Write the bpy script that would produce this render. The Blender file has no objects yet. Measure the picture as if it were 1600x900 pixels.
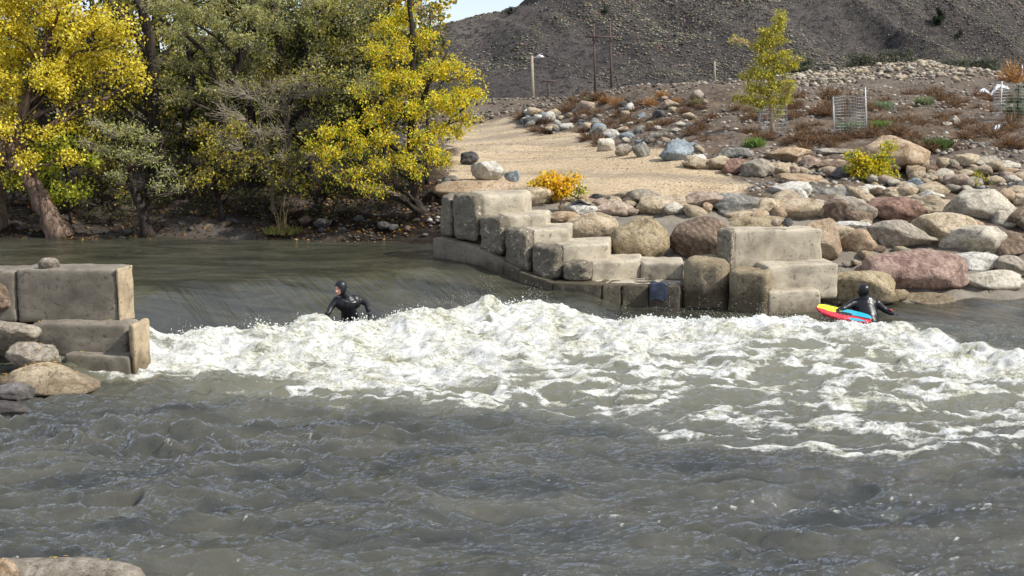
import bpy, bmesh, math, random
import numpy as np
from mathutils import Vector, Matrix, noise as mn

SC = bpy.context.scene
COL = SC.collection
rnd = random.Random(7)
# ------------------------------------------------------------------ camera
CAM_H, F = 4.1, 2000.0
PITCH = math.atan(0.16)
cam = bpy.data.cameras.new('camera')
cam.lens = 45.0; cam.sensor_width = 36.0; cam.clip_start = 0.1; cam.clip_end = 6000
camo = bpy.data.objects.new('camera', cam); COL.objects.link(camo)
camo.location = (0, 0, CAM_H); camo.rotation_euler = (math.pi/2 - PITCH, 0, 0)
SC.camera = camo
# ------------------------------------------------------------------ sky, sun, exposure
SUN_EL, SUN_AZ = math.radians(43), math.radians(-17)      # azimuth counted from +X towards +Y
world = bpy.data.worlds.new('World'); SC.world = world; world.use_nodes = True
wn = world.node_tree; bg = wn.nodes['Background']
sky = wn.nodes.new('ShaderNodeTexSky'); sky.sky_type = 'NISHITA'; sky.sun_disc = False
sky.sun_elevation = SUN_EL; sky.sun_rotation = math.pi/2 - SUN_AZ
sky.air_density = 1.0; sky.dust_density = .7; sky.ozone_density = 1.0; sky.altitude = 1500
# thin high cloud veil over the blue, broken in patches
wtc = wn.nodes.new('ShaderNodeTexCoord'); wno = wn.nodes.new('ShaderNodeTexNoise'); wno.inputs['Scale'].default_value = 2.6; wno.inputs['Detail'].default_value = 5
wmp = wn.nodes.new('ShaderNodeMapping'); wmp.inputs['Scale'].default_value = (1, 1, 3.5); wn.links.new(wtc.outputs['Generated'], wmp.inputs[0]); wn.links.new(wmp.outputs[0], wno.inputs['Vector'])
wrp = wn.nodes.new('ShaderNodeValToRGB'); wrp.color_ramp.elements[0].position = .40; wrp.color_ramp.elements[0].color = (.42,.42,.42,1); wrp.color_ramp.elements[1].position = .62; wrp.color_ramp.elements[1].color = (.85,.85,.85,1)
wn.links.new(wno.outputs[0], wrp.inputs[0])
wmx = wn.nodes.new('ShaderNodeMix'); wmx.data_type = 'RGBA'; wn.links.new(wrp.outputs[0], wmx.inputs[0]); wn.links.new(sky.outputs[0], wmx.inputs[6]); wmx.inputs[7].default_value = (5.6, 6.0, 6.9, 1)
wn.links.new(wmx.outputs[2], bg.inputs[0]); bg.inputs[1].default_value = 0.13
sl = bpy.data.lights.new('sun', 'SUN'); sl.energy = 5.0; sl.angle = math.radians(0.6); sl.color = (1.0, 0.95, 0.87)
so = bpy.data.objects.new('sun', sl); COL.objects.link(so)
sd = Vector((math.cos(SUN_EL)*math.cos(SUN_AZ), math.cos(SUN_EL)*math.sin(SUN_AZ), math.sin(SUN_EL)))
so.rotation_euler = (-sd).to_track_quat('-Z', 'Y').to_euler()
SC.view_settings.view_transform = 'Standard'; SC.view_settings.look = 'None'
SC.view_settings.exposure = 0.28; SC.view_settings.gamma = 1.0

# ------------------------------------------------------------------ geometry of the view (where things stand)
def slope(py): return -math.tan(PITCH + math.atan((py-450)/F))
def dcos(py): return math.cos(PITCH) - (py-450)/F*math.sin(PITCH)
def at(px, py, Y):
    """world point seen at (px,py) of the photograph at ground distance Y"""
    t = Y/dcos(py)
    return Vector(((px-800)/F*t, Y, CAM_H + slope(py)*Y))
def onz(px, py, z):
    return at(px, py, (z-CAM_H)/slope(py))
def proj(x, y, z):
    c, s = math.cos(PITCH), math.sin(PITCH)
    dz = z-CAM_H
    f = y*c - dz*s; u = y*s + dz*c
    return 800 + F*x/f, 450 - F*u/f

# ------------------------------------------------------------------ noise (numpy)
def _h(ix, iy, iz=0, seed=0):
    n = (ix*374761393 + iy*668265263 + iz*2147483647 + seed*974711).astype(np.int64) & 0xffffffff
    n = (n ^ (n >> 13))*1274126177 & 0xffffffff
    n = (n ^ (n >> 16))*2246822519 & 0xffffffff
    return ((n ^ (n >> 15)) & 0xffffff)/float(0xffffff)*2-1
def vn2(x, y, seed=0):
    ix, iy = np.floor(x).astype(np.int64), np.floor(y).astype(np.int64)
    fx, fy = x-ix, y-iy
    fx = fx*fx*fx*(fx*(fx*6-15)+10); fy = fy*fy*fy*(fy*(fy*6-15)+10)
    a, b = _h(ix, iy, 0, seed), _h(ix+1, iy, 0, seed)
    c, d = _h(ix, iy+1, 0, seed), _h(ix+1, iy+1, 0, seed)
    return (a+(b-a)*fx)*(1-fy) + (c+(d-c)*fx)*fy
def fbm2(x, y, o=4, seed=0, g=0.5):
    r, a, t = 0, 1.0, 0
    for k in range(o):
        ca, sa = math.cos(k*1.1), math.sin(k*1.1)
        r = r + a*vn2((x*ca-y*sa)*2**k+k*17.3, (x*sa+y*ca)*2**k-k*9.1, seed+k); t += a; a *= g
    return r/t*1.6
def vn3(p, seed=0):
    i = np.floor(p).astype(np.int64); f = p-i; f = f*f*(3-2*f)
    r = 0
    for dx in (0, 1):
        for dy in (0, 1):
            for dz in (0, 1):
                w = (f[:, 0] if dx else 1-f[:, 0])*(f[:, 1] if dy else 1-f[:, 1])*(f[:, 2] if dz else 1-f[:, 2])
                r = r + w*_h(i[:, 0]+dx, i[:, 1]+dy, i[:, 2]+dz, seed)
    return r
def sstep(a, b, x):
    t = np.clip((x-a)/(b-a), 0, 1); return t*t*(3-2*t)

# ------------------------------------------------------------------ terrain function
CP = [(-8,12,-.8),(0,12,-.8),(8,12,-.8),(-4.5,17,-.6),(0,17,-.8),(8,17,-.8),(0,20,-.7),(5,20.5,-.7),(10,21,-.7),(-4,22,-.5),
      (-8,25,-.3),(-2.6,26,-.2),(-14,22,-.3),(-14,26,-.2),(14,18,-.7),(18,20,-.7),(-8,29.2,.45),(-14,29.2,.5),(-4,29.0,.5),(-20,29.2,.5),(-30,29.2,.5),
      (-30,20,-.3),(-5.6,9.6,-.2),(-6.5,9.0,.35),(-8,13,.2),(-8.5,16,.4),(-10,18,.8),(-12,12,1.5),(-5,7.5,.8),(0,8.0,-.4),(8,8,-.6),
      (0.9,24.3,.1),(-.6,25.9,.7),(4.2,23.6,.0),(6.2,23.5,.0),(8,24.1,.0),(12,25,.0),(20,27,.0),(1,29.0,1.55),(6,29.4,1.6),(12,30,1.75),(18,32,2.0),
      (3.4,26.2,.72),(7,26.3,.7),(10,27,.65),
      (-2.2,29,.75),(-1.6,30,1.45),(-6,32,1.2),(-10,32,1.1),(-14,32.5,1.2),(-20,33,1.4),(-8,38,1.9),(-16,40,2),(-3,34,1.7),(-30,36,2),
      (1,31,1.62),(0,35,1.75),(1,40,1.85),(-1,46,1.95),(-.5,55,2.05),(-20,60,2.1),(20,95,2.6),(0,95,2.1),(40,95,3),(44,60,4),(-44,60,2),(-44,30,1.5),
      (44,32,2.6),(44,18,-.6),(-44,12,1.5),(0,115,2.0),(50,115,2.4),(-44,115,2)]
for px, py, Y in [(760,158,74),(700,160,78),(600,165,80),(830,160,70),(830,172,60),(900,152,58),(1000,142,54),(1110,134,50),(1100,200,41),(1000,216,43),(900,196,52),(1150,238,34.5),(1200,205,39),
                  (1300,212,37),(1300,150,50),(1400,180,42),(1500,172,43),(1600,190,40),(1600,142,52),(1440,99,62),(1300,114,62),(1530,118,63),(1200,140,56),
                  (1350,250,33.5),(1500,250,33.5),(1600,255,33.5),(1450,290,31),(1590,300,31),(1250,268,32.8),(1700,150,50)]:
    v = at(px, py, Y); CP.append(tuple(v))
CP = np.array(CP, float)
_n = len(CP)
def _phi(r2): return 0.5*r2*np.log(r2+1e-9)
_d2 = ((CP[:, None, :2]-CP[None, :, :2])**2).sum(-1)
_A = np.zeros((_n+3, _n+3)); _A[:_n, :_n] = _phi(_d2) + np.eye(_n)*0.4
_A[:_n, _n] = 1; _A[:_n, _n+1:] = CP[:, :2]; _A[_n, :_n] = 1; _A[_n+1:, :_n] = CP[:, :2].T
_W = np.linalg.solve(_A, np.concatenate([CP[:, 2], np.zeros(3)]))
def ground_z(x, y):
    x = np.atleast_1d(np.asarray(x, float)); y = np.atleast_1d(np.asarray(y, float))
    out = np.full(x.shape, _W[_n]) + _W[_n+1]*x + _W[_n+2]*y
    for k in range(_n):
        out = out + _W[k]*_phi((x-CP[k, 0])**2+(y-CP[k, 1])**2)
    far = np.maximum(sstep(70, 110, y), sstep(30, 44, np.abs(x)))
    base = np.where(y < 27.5, -0.6, 2.0) + (sstep(24, 34, y)-1)*0*x
    base = -0.6 + 2.6*sstep(26, 34, y) + 2.0*sstep(8, -4, y)
    return out*(1-far) + base*far
def gz(x, y): return float(ground_z(x, y)[0])
def hit(px, py):
    ys = np.concatenate([np.arange(8, 40, .06), np.arange(40, 110, .25)])
    s = slope(py); d = dcos(py)
    xs = (px-800)/F*ys/d; zs = CAM_H+s*ys
    g = ground_z(xs, ys); k = np.argmax(zs <= g)
    if not (zs <= g).any(): k = len(ys)-1
    return Vector((xs[k], ys[k], max(g[k], zs[k]) if k == len(ys)-1 else g[k]))

# ------------------------------------------------------------------ mesh helpers
def mesh(name, V, Fc, mats=(), smooth=True, cols=None, colname='tint', fmat=None):
    me = bpy.data.meshes.new(name)
    V = np.asarray(V, np.float32)
    if isinstance(Fc, np.ndarray):
        nf, k = Fc.shape
        me.vertices.add(len(V)); me.vertices.foreach_set('co', V.ravel())
        me.loops.add(nf*k); me.loops.foreach_set('vertex_index', Fc.ravel().astype(np.int32))
        me.polygons.add(nf); me.polygons.foreach_set('loop_start', np.arange(0, nf*k, k, dtype=np.int32))
        me.update(calc_edges=True)
    else:
        me.from_pydata([tuple(map(float, v)) for v in V], [], [tuple(f) for f in Fc]); me.update()
    if smooth: me.polygons.foreach_set('use_smooth', np.ones(len(me.polygons), bool))
    if fmat is not None: me.polygons.foreach_set('material_index', np.asarray(fmat, np.int32))
    if cols is not None:
        a = me.color_attributes.new(colname, 'FLOAT_COLOR', 'POINT')
        c = np.ones((len(V), 4), np.float32); c[:, :cols.shape[1]] = cols
        a.data.foreach_set('color', c.ravel())
    for m in mats: me.materials.append(m)
    me.validate() if not isinstance(Fc, np.ndarray) else None
    return me
def link(name, me, parent=None, loc=(0, 0, 0), rot=(0, 0, 0)):
    o = bpy.data.objects.new(name, me); COL.objects.link(o)
    if parent is not None: o.parent = parent
    o.location = loc; o.rotation_euler = rot
    return o
def tag(o, label=None, cat=None, group=None, kind=None):
    if label: o['label'] = label
    if cat: o['category'] = cat
    if group: o['group'] = group
    if kind: o['kind'] = kind
    return o
def thing(name, label, cat, loc, group=None):
    return tag(link(name, None, None, loc), label, cat, group)
class MB:
    def __init__(s): s.v = []; s.f = []; s.n = 0
    def add(s, V, Fc):
        s.v.extend(V); s.f.extend([tuple(i+s.n for i in f) for f in Fc]); s.n += len(V)
    def tube(s, pts, rad, sides=6, cap=True):
        pts = [Vector(p) for p in pts]; V = []; Fc = []
        for i, p in enumerate(pts):
            d = (pts[min(i+1, len(pts)-1)]-pts[max(i-1, 0)])
            d = d.normalized() if d.length > 1e-9 else Vector((0, 0, 1))
            u = d.cross(Vector((.31, .9, .2)) if abs(d.z) > .6 else Vector((0, 0, 1))).normalized(); w = d.cross(u)
            r = rad[i] if hasattr(rad, '__len__') else rad
            for k in range(sides):
                a = 2*math.pi*k/sides
                V.append(tuple(p+u*(r*math.cos(a))+w*(r*math.sin(a))))
        for i in range(len(pts)-1):
            for k in range(sides):
                k2 = (k+1) % sides
                Fc.append((i*sides+k, i*sides+k2, (i+1)*sides+k2, (i+1)*sides+k))
        if cap:
            Fc.append(tuple(range(sides))[::-1]); Fc.append(tuple((len(pts)-1)*sides+k for k in range(sides)))
        s.add(V, Fc)
    def box(s, c, h, rz=0):
        V = []
        for dx, dy, dz in ((-1,-1,-1),(1,-1,-1),(1,1,-1),(-1,1,-1),(-1,-1,1),(1,-1,1),(1,1,1),(-1,1,1)):
            x, y = dx*h[0], dy*h[1]
            V.append((c[0]+x*math.cos(rz)-y*math.sin(rz), c[1]+x*math.sin(rz)+y*math.cos(rz), c[2]+dz*h[2]))
        s.add(V, [(0,3,2,1),(4,5,6,7),(0,1,5,4),(1,2,6,5),(2,3,7,6),(3,0,4,7)])
    def build(s, name, m, parent=None, smooth=True, loc=None):
        V = np.array(s.v)
        if parent is not None: V = V - np.array(parent.location)
        elif loc is not None: V = V - np.array(loc)
        o = link(name, mesh(name, V, s.f, [m], smooth), parent)
        if parent is None and loc is not None: o.location = loc
        return o

# ------------------------------------------------------------------ materials
def newmat(name):
    m = bpy.data.materials.new(name); m.use_nodes = True
    nt = m.node_tree; b = nt.nodes['Principled BSDF']
    return m, nt, b
def N(nt, t, **kw):
    n = nt.nodes.new(t)
    for k, v in kw.items():
        if k.startswith('i_'): n.inputs[k[2:].replace('_', ' ')].default_value = v
        else: setattr(n, k, v)
    return n
def ramp(nt, fac, stops):
    r = nt.nodes.new('ShaderNodeValToRGB'); e = r.color_ramp.elements
    while len(e) < len(stops): e.new(0.5)
    for i, (p, c) in enumerate(stops):
        e[i].position = p; e[i].color = (*c, 1) if len(c) == 3 else c
    nt.links.new(fac, r.inputs[0]); return r.outputs[0]
def mixc(nt, fac, a, b, mode='MIX'):
    m = nt.nodes.new('ShaderNodeMix'); m.data_type = 'RGBA'; m.blend_type = mode
    for sock, v in ((m.inputs[0], fac), (m.inputs[6], a), (m.inputs[7], b)):
        if isinstance(v, bpy.types.NodeSocket): nt.links.new(v, sock)
        else: sock.default_value = v if not isinstance(v, tuple) or len(v) == 4 else (*v, 1)
    return m.outputs[2]
def mathn(nt, op, a, b=0.0, c=None):
    m = nt.nodes.new('ShaderNodeMath'); m.operation = op
    for sock, v in ((m.inputs[0], a), (m.inputs[1], b)):
        if isinstance(v, bpy.types.NodeSocket): nt.links.new(v, sock)
        else: sock.default_value = v
    return m.outputs[0]
def noise(nt, vec, scale, detail=4, rough=.55, dist=0.0):
    n = N(nt, 'ShaderNodeTexNoise'); n.inputs['Scale'].default_value = scale; n.inputs['Detail'].default_value = detail
    n.inputs['Roughness'].default_value = rough; n.inputs['Distortion'].default_value = dist
    nt.links.new(vec, n.inputs['Vector']); return n.outputs[0]
def bump(nt, b, h, strength, dist, prev=None):
    n = N(nt, 'ShaderNodeBump'); n.inputs['Strength'].default_value = strength; n.inputs['Distance'].default_value = dist
    nt.links.new(h, n.inputs['Height'])
    if prev is not None: nt.links.new(prev, n.inputs['Normal'])
    if b is not None: nt.links.new(n.outputs[0], b.inputs['Normal'])
    return n.outputs[0]
def mapping(nt, vec, scale=(1, 1, 1), rot=(0, 0, 0)):
    m = N(nt, 'ShaderNodeMapping'); m.inputs['Scale'].default_value = scale; m.inputs['Rotation'].default_value = rot
    nt.links.new(vec, m.inputs[0]); return m.outputs[0]

def rock_mat(name, base, dark, light, speck=.35, band=0.0, rough=.85):
    m, nt, b = newmat(name)
    tc = N(nt, 'ShaderNodeTexCoord'); oi = N(nt, 'ShaderNodeObjectInfo')
    off = N(nt, 'ShaderNodeVectorMath', operation='MULTIPLY_ADD')
    nt.links.new(oi.outputs['Random'], off.inputs[0]); off.inputs[1].default_value = (37, 51, 23)
    nt.links.new(tc.outputs['Object'], off.inputs[2]); v = off.outputs[0]
    n1 = noise(nt, v, 2.2, 5, .6, .6); n2 = noise(nt, v, 13, 6, .72); n3 = noise(nt, v, 55, 4, .75)
    c = ramp(nt, n1, [(.30, dark), (.48, base), (.66, light)])
    nb_ = noise(nt, v, 4.6, 9, .78, .9)
    c = mixc(nt, mathn(nt, 'MULTIPLY', ramp(nt, nb_, [(.47, (0, 0, 0)), (.55, (1, 1, 1))]), .6), c, tuple(min(1, x*1.12+.03) for x in light))
    c = mixc(nt, mathn(nt, 'MULTIPLY', ramp(nt, nb_, [(.36, (1, 1, 1)), (.44, (0, 0, 0))]), .65), c, tuple(x*.75 for x in dark))
    if band:
        wv = N(nt, 'ShaderNodeTexWave'); wv.inputs['Scale'].default_value = 2.2; wv.inputs['Distortion'].default_value = 7
        wv.inputs['Detail'].default_value = 4; nt.links.new(mapping(nt, v, (1, .6, 2.2), (.4, .3, 0)), wv.inputs[0])
        c = mixc(nt, mathn(nt, 'MULTIPLY', wv.outputs['Fac'], band), c, dark)
    c = mixc(nt, ramp(nt, n2, [(.36, (0, 0, 0)), (.47, (1, 1, 1))]), mixc(nt, .55, c, tuple(x*.35 for x in dark)), c)
    c = mixc(nt, mathn(nt, 'MULTIPLY', ramp(nt, n3, [(.53, (0, 0, 0)), (.66, (1, 1, 1))]), speck), c, tuple(min(1, x*1.35+.08) for x in light))
    vo = N(nt, 'ShaderNodeTexVoronoi', feature='DISTANCE_TO_EDGE'); vo.inputs['Scale'].default_value = 2.3
    warp = N(nt, 'ShaderNodeVectorMath', operation='ADD'); nt.links.new(v, warp.inputs[0])
    wc = N(nt, 'ShaderNodeTexNoise'); wc.inputs['Scale'].default_value = 3; wc.inputs['Detail'].default_value = 4; nt.links.new(v, wc.inputs[0])
    nt.links.new(wc.outputs['Color'], warp.inputs[1]); nt.links.new(warp.outputs[0], vo.inputs[0])
    crack = ramp(nt, vo.outputs['Distance'], [(0, (0, 0, 0)), (.02, (1, 1, 1))])
    c = mixc(nt, crack, mixc(nt, .5, c, tuple(x*.3 for x in dark)), c)
    geo = N(nt, 'ShaderNodeNewGeometry'); sx = N(nt, 'ShaderNodeSeparateXYZ'); nt.links.new(geo.outputs['Position'], sx.inputs[0])
    wet = mathn(nt, 'ADD', sx.outputs[2], mathn(nt, 'MULTIPLY', noise(nt, geo.outputs['Position'], 2.5, 3), -.25))
    wetf = ramp(nt, wet, [(0.0, (1, 1, 1)), (.10, (0, 0, 0))])
    c = mixc(nt, mathn(nt, 'MULTIPLY', wetf, .62), c, mixc(nt, 1.0, c, (.3, .27, .22), 'MULTIPLY'))
    nt.links.new(c, b.inputs['Base Color'])
    r = mathn(nt, 'SUBTRACT', rough, mathn(nt, 'MULTIPLY', wetf, .5)); nt.links.new(r, b.inputs['Roughness'])
    b.inputs['Specular IOR Level'].default_value = .3
    h = mathn(nt, 'ADD', mathn(nt, 'MULTIPLY', n2, 1.0), mathn(nt, 'MULTIPLY', n3, .4))
    h = mathn(nt, 'ADD', h, mathn(nt, 'MULTIPLY', crack, .35)); h = mathn(nt, 'ADD', h, mathn(nt, 'MULTIPLY', nb_, 1.4))
    bump(nt, b, h, .9, .07)
    return m
RM = {
 'tan':    rock_mat('tan_rock', (.47,.37,.24), (.23,.17,.10), (.64,.53,.37), .3),
 'orange': rock_mat('orange_tan_rock', (.46,.32,.19), (.27,.17,.09), (.58,.45,.31), .3),
 'pale':   rock_mat('pale_rock', (.54,.48,.37), (.30,.26,.20), (.70,.64,.52), .4),
 'white':  rock_mat('white_rock', (.60,.565,.48), (.38,.35,.30), (.72,.69,.62), .5),
 'grey':   rock_mat('grey_rock', (.38,.325,.245), (.19,.16,.12), (.52,.46,.37), .45, .4),
 'slate':  rock_mat('slate_rock', (.27,.255,.215), (.13,.125,.105), (.42,.40,.345), .3, .5),
 'blue':   rock_mat('blue_grey_rock', (.24,.29,.32), (.13,.16,.18), (.38,.43,.45), .2),
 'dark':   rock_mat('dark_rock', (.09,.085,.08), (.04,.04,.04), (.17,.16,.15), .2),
 'red':    rock_mat('red_rock', (.27,.15,.105), (.12,.065,.045), (.44,.29,.22), .25, .35),
 'pink':   rock_mat('pink_rock', (.44,.32,.235), (.25,.17,.12), (.58,.47,.36), .3, .3),
 'purple': rock_mat('purple_rock', (.26,.155,.125), (.15,.085,.08), (.50,.36,.28), .4, .2),
 'mauve':  rock_mat('mauve_grey_rock', (.15,.135,.14), (.08,.075,.075), (.24,.22,.21), .15),
 'gold':   rock_mat('golden_speckled_rock', (.33,.25,.13), (.13,.10,.055), (.52,.42,.27), .75, .2),
 'brown':  rock_mat('brown_rock', (.22,.15,.10), (.11,.075,.05), (.36,.27,.19), .3, .6),
}
def concrete_mat(name, base, wetline=.5, rough_amt=.35, chisel=0.0, slime=.4):
    m, nt, b = newmat(name)
    geo = N(nt, 'ShaderNodeNewGeometry'); P = geo.outputs['Position']
    n1 = noise(nt, P, 1.6, 6, .62, .4); n2 = noise(nt, P, 9, 6, .7); n3 = noise(nt, P, 45, 3, .7)
    c = ramp(nt, n1, [(.28, tuple(x*.50 for x in base)), (.5, base), (.72, tuple(min(1, x*1.25) for x in base))])
    c = mixc(nt, ramp(nt, n2, [(.34, (1, 1, 1)), (.44, (0, 0, 0))]), c, tuple(x*.42 for x in base))
    c = mixc(nt, mathn(nt, 'MULTIPLY', ramp(nt, n3, [(.6, (0, 0, 0)), (.7, (1, 1, 1))]), .25), c, tuple(min(1, x*1.5) for x in base))
    # pour lines and pits
    pv = N(nt, 'ShaderNodeTexVoronoi'); pv.inputs['Scale'].default_value = 7; nt.links.new(P, pv.inputs[0])
    pit = ramp(nt, pv.outputs['Distance'], [(.055, (1, 1, 1)), (.09, (0, 0, 0))])
    c = mixc(nt, mathn(nt, 'MULTIPLY', pit, .6), c, tuple(x*.25 for x in base))
    mus = noise(nt, mapping(nt, P, (1.2, 1.2, 3.5)), 2.2, 5, .7, 1.2)
    ms = ramp(nt, mus, [(.485, (0, 0, 0)), (.5, (1, 1, 1)), (.512, (0, 0, 0))])
    c = mixc(nt, mathn(nt, 'MULTIPLY', ms, .55), c, tuple(x*.3 for x in base))
    # drips: vertical streaks
    st = noise(nt, mapping(nt, P, (9, 9, .7)), 1.0, 3, .6)
    c = mixc(nt, mathn(nt, 'MULTIPLY', ramp(nt, st, [(.54, (0, 0, 0)), (.75, (1, 1, 1))]), .22), c, tuple(x*.6 for x in base))
    sx = N(nt, 'ShaderNodeSeparateXYZ'); nt.links.new(P, sx.inputs[0])
    wet = mathn(nt, 'ADD', sx.outputs[2], mathn(nt, 'MULTIPLY', mathn(nt, 'SUBTRACT', noise(nt, mapping(nt, P, (3, 3, 1)), 1.5, 4), .5), -.5))
    mr = N(nt, 'ShaderNodeMapRange'); mr.inputs[1].default_value = wetline-.12; mr.inputs[2].default_value = wetline+.12
    mr.inputs[3].default_value = 1; mr.inputs[4].default_value = 0; nt.links.new(wet, mr.inputs[0]); wf = mr.outputs[0]
    wc = mixc(nt, slime, (.030, .025, .017, 1), (.075, .058, .028, 1))
    c = mixc(nt, mathn(nt, 'MULTIPLY', wf, .8), c, mixc(nt, n2, wc, mixc(nt, 1.0, c, (.4, .35, .26), 'MULTIPLY')))
    nt.links.new(c, b.inputs['Base Color'])
    nt.links.new(mathn(nt, 'SUBTRACT', .88, mathn(nt, 'MULTIPLY', wf, .45)), b.inputs['Roughness'])
    b.inputs['Specular IOR Level'].default_value = .3
    h = mathn(nt, 'ADD', mathn(nt, 'MULTIPLY', n2, .6), mathn(nt, 'MULTIPLY', n3, .3))
    h = mathn(nt, 'SUBTRACT', h, mathn(nt, 'MULTIPLY', pit, .8))
    h = mathn(nt, 'SUBTRACT', h, mathn(nt, 'MULTIPLY', ms, .4))
    nb = bump(nt, None if chisel else b, h, rough_amt, .03)
    if chisel:
        n4 = noise(nt, P, 11, 4, .6, 1.5)
        cr = ramp(nt, n4, [(.40, (0, 0, 0)), (.47, (1, 1, 1)), (.52, (.75, .75, .75)), (.56, (.2, .2, .2)), (.66, (.9, .9, .9))])
        nt.links.new(mixc(nt, mathn(nt, 'MULTIPLY', mathn(nt, 'SUBTRACT', 1.0, cr), .18), c, mixc(nt, 1.0, c, (.55,.52,.47), 'MULTIPLY')), b.inputs['Base Color'])
        bump(nt, b, cr, min(1, chisel*1.4), .10, nb)
    return m
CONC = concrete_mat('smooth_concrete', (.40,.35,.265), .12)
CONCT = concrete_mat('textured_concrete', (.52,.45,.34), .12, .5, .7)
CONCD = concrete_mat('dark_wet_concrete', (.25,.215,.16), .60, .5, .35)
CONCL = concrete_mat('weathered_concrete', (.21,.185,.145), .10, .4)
CONCB = concrete_mat('tan_and_sunlit_concrete', (.36,.285,.185), .25, .4)  # tan of the upright block; also paints sunlight on the top block's end
CONCS = concrete_mat('slimy_brown_concrete', (.42,.34,.22), .42, .5, .5, .2)

def simple(name, col, rough=.7, metal=0, spec=.5, nscale=0, namt=.3, bumpd=0):
    m, nt, b = newmat(name)
    b.inputs['Base Color'].default_value = (*col, 1); b.inputs['Roughness'].default_value = rough
    b.inputs['Metallic'].default_value = metal; b.inputs['Specular IOR Level'].default_value = spec
    if nscale:
        tc = N(nt, 'ShaderNodeTexCoord'); n = noise(nt, tc.outputs['Object'], nscale, 5, .65)
        nt.links.new(ramp(nt, n, [(.3, tuple(x*(1-namt) for x in col)), (.7, tuple(min(1, x*(1+namt)) for x in col))]), b.inputs['Base Color'])
        if bumpd: bump(nt, b, n, .8, bumpd)
    return m
def bark_mat(name, base):
    m, nt, b = newmat(name)
    geo = N(nt, 'ShaderNodeNewGeometry'); P = geo.outputs['Position']
    n = noise(nt, mapping(nt, P, (11, 11, 1.6), (0, .2, 0)), 1.0, 5, .65, .8); n2 = noise(nt, P, 3, 3)
    c = ramp(nt, n, [(.36, tuple(x*.25 for x in base)), (.5, base), (.66, tuple(min(1, x*1.7) for x in base))])
    c = mixc(nt, ramp(nt, n2, [(.4, (0, 0, 0)), (.7, (.5, .5, .5))]), c, tuple(x*.5 for x in base))
    nt.links.new(c, b.inputs['Base Color']); b.inputs['Roughness'].default_value = .9; b.inputs['Specular IOR Level'].default_value = .15
    bump(nt, b, n, 1.0, .05)
    return m
BARK = bark_mat('grey_brown_bark', (.13,.095,.07)); BARKD = bark_mat('dark_bark', (.045,.036,.03)); TWIG = simple('pale_twig', (.20,.165,.11), .85, spec=.1)
TWIGP = simple('silvery_twig', (.33,.29,.22), .85, spec=.1); TWIGM = simple('dull_silver_twig', (.25,.22,.165), .85, spec=.1); TWIGD = simple('dark_twig', (.06,.048,.04), .85, spec=.1); BARKR = bark_mat('red_brown_bark', (.16,.11,.08))
YBARK = simple('young_tan_bark', (.42,.30,.17), .8, nscale=8)
def leaf_mat():
    m, nt, b = newmat('leaf'); nt.nodes.remove(b); out = nt.nodes['Material Output']
    a = N(nt, 'ShaderNodeAttribute', attribute_name='tint')
    d = N(nt, 'ShaderNodeBsdfPrincipled'); d.inputs['Roughness'].default_value = .45; d.inputs['Specular IOR Level'].default_value = .25
    t = N(nt, 'ShaderNodeBsdfTranslucent'); mx = N(nt, 'ShaderNodeMixShader'); mx.inputs[0].default_value = .42
    nt.links.new(a.outputs['Color'], d.inputs['Base Color'])
    hs = N(nt, 'ShaderNodeHueSaturation'); hs.inputs['Saturation'].default_value = 1.15; hs.inputs['Value'].default_value = 1.15
    nt.links.new(a.outputs['Color'], hs.inputs['Color']); nt.links.new(hs.outputs[0], t.inputs[0])
    nt.links.new(d.outputs[0], mx.inputs[1]); nt.links.new(t.outputs[0], mx.inputs[2]); nt.links.new(mx.outputs[0], out.inputs[0])
    return m
LEAF = leaf_mat()
def tinted(name, rough=.8):
    m, nt, b = newmat(name); a = N(nt, 'ShaderNodeAttribute', attribute_name='tint')
    nt.links.new(a.outputs['Color'], b.inputs['Base Color']); b.inputs['Roughness'].default_value = rough; b.inputs['Specular IOR Level'].default_value = .2
    return m
TINT = tinted('tinted_matter')

# ------------------------------------------------------------------ ground sheet
def axis(segs):
    out = []
    for a, b, s in segs: out.append(np.arange(a, b, s))
    return np.concatenate(out)
def grid(xs, ys):
    X, Y = np.meshgrid(xs, ys); nx, ny = len(xs), len(ys)
    i = np.arange(nx*ny).reshape(ny, nx)
    Q = np.stack([i[:-1, :-1], i[:-1, 1:], i[1:, 1:], i[1:, :-1]], -1).reshape(-1, 4)
    return X.ravel(), Y.ravel(), Q
PATH_R = np.array([(28.8,5.4),(30.3,5.9),(33,5.4),(35.6,4.6),(45,2.6),(55,.6),(75,-1.4),(90,-3)])
PATH_L = np.array([(28.8,.4),(29.6,-.6),(31,-1.4),(34,-1.7),(40,-2.0),(50,-2.4),(75,-4.6),(90,-6)])
def path_mask(x, y):
    r = np.interp(y, PATH_R[:, 0], PATH_R[:, 1]); l = np.interp(y, PATH_L[:, 0], PATH_L[:, 1])
    n = fbm2(x*.9, y*.9, 4, 5)*.35
    return sstep(0, .3, r-x+n)*sstep(0, .3, x-l+n)*sstep(28.7, 29.3, y+n)*sstep(61, 56, y+n*4)
gx = axis([(-3000, -400, 400), (-400, -60, 40), (-60, -24, 3), (-24, -12, .4), (-12, 20, .12), (20, 32, .4), (32, 60, 3), (60, 400, 40), (400, 3001, 400)])
gy = axis([(-600, -40, 80), (-40, 4, 4), (4, 22, .4), (22, 42, .11), (42, 66, .22), (66, 120, 2), (120, 400, 20), (400, 3600, 400)])
X, Y, Q = grid(gx, gy)
Z = ground_z(X, Y)
pm = path_mask(X, Y)
near = sstep(70, 55, Y)*sstep(30, 20, np.abs(X))
Z = Z + near*(fbm2(X*1.1, Y*1.1, 5, 3)*.10*(1-pm) + fbm2(X*5, Y*5, 3, 9)*.035*(1-pm*.75) + fbm2(X*.5, Y*.5, 3, 30)*.04)
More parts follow.
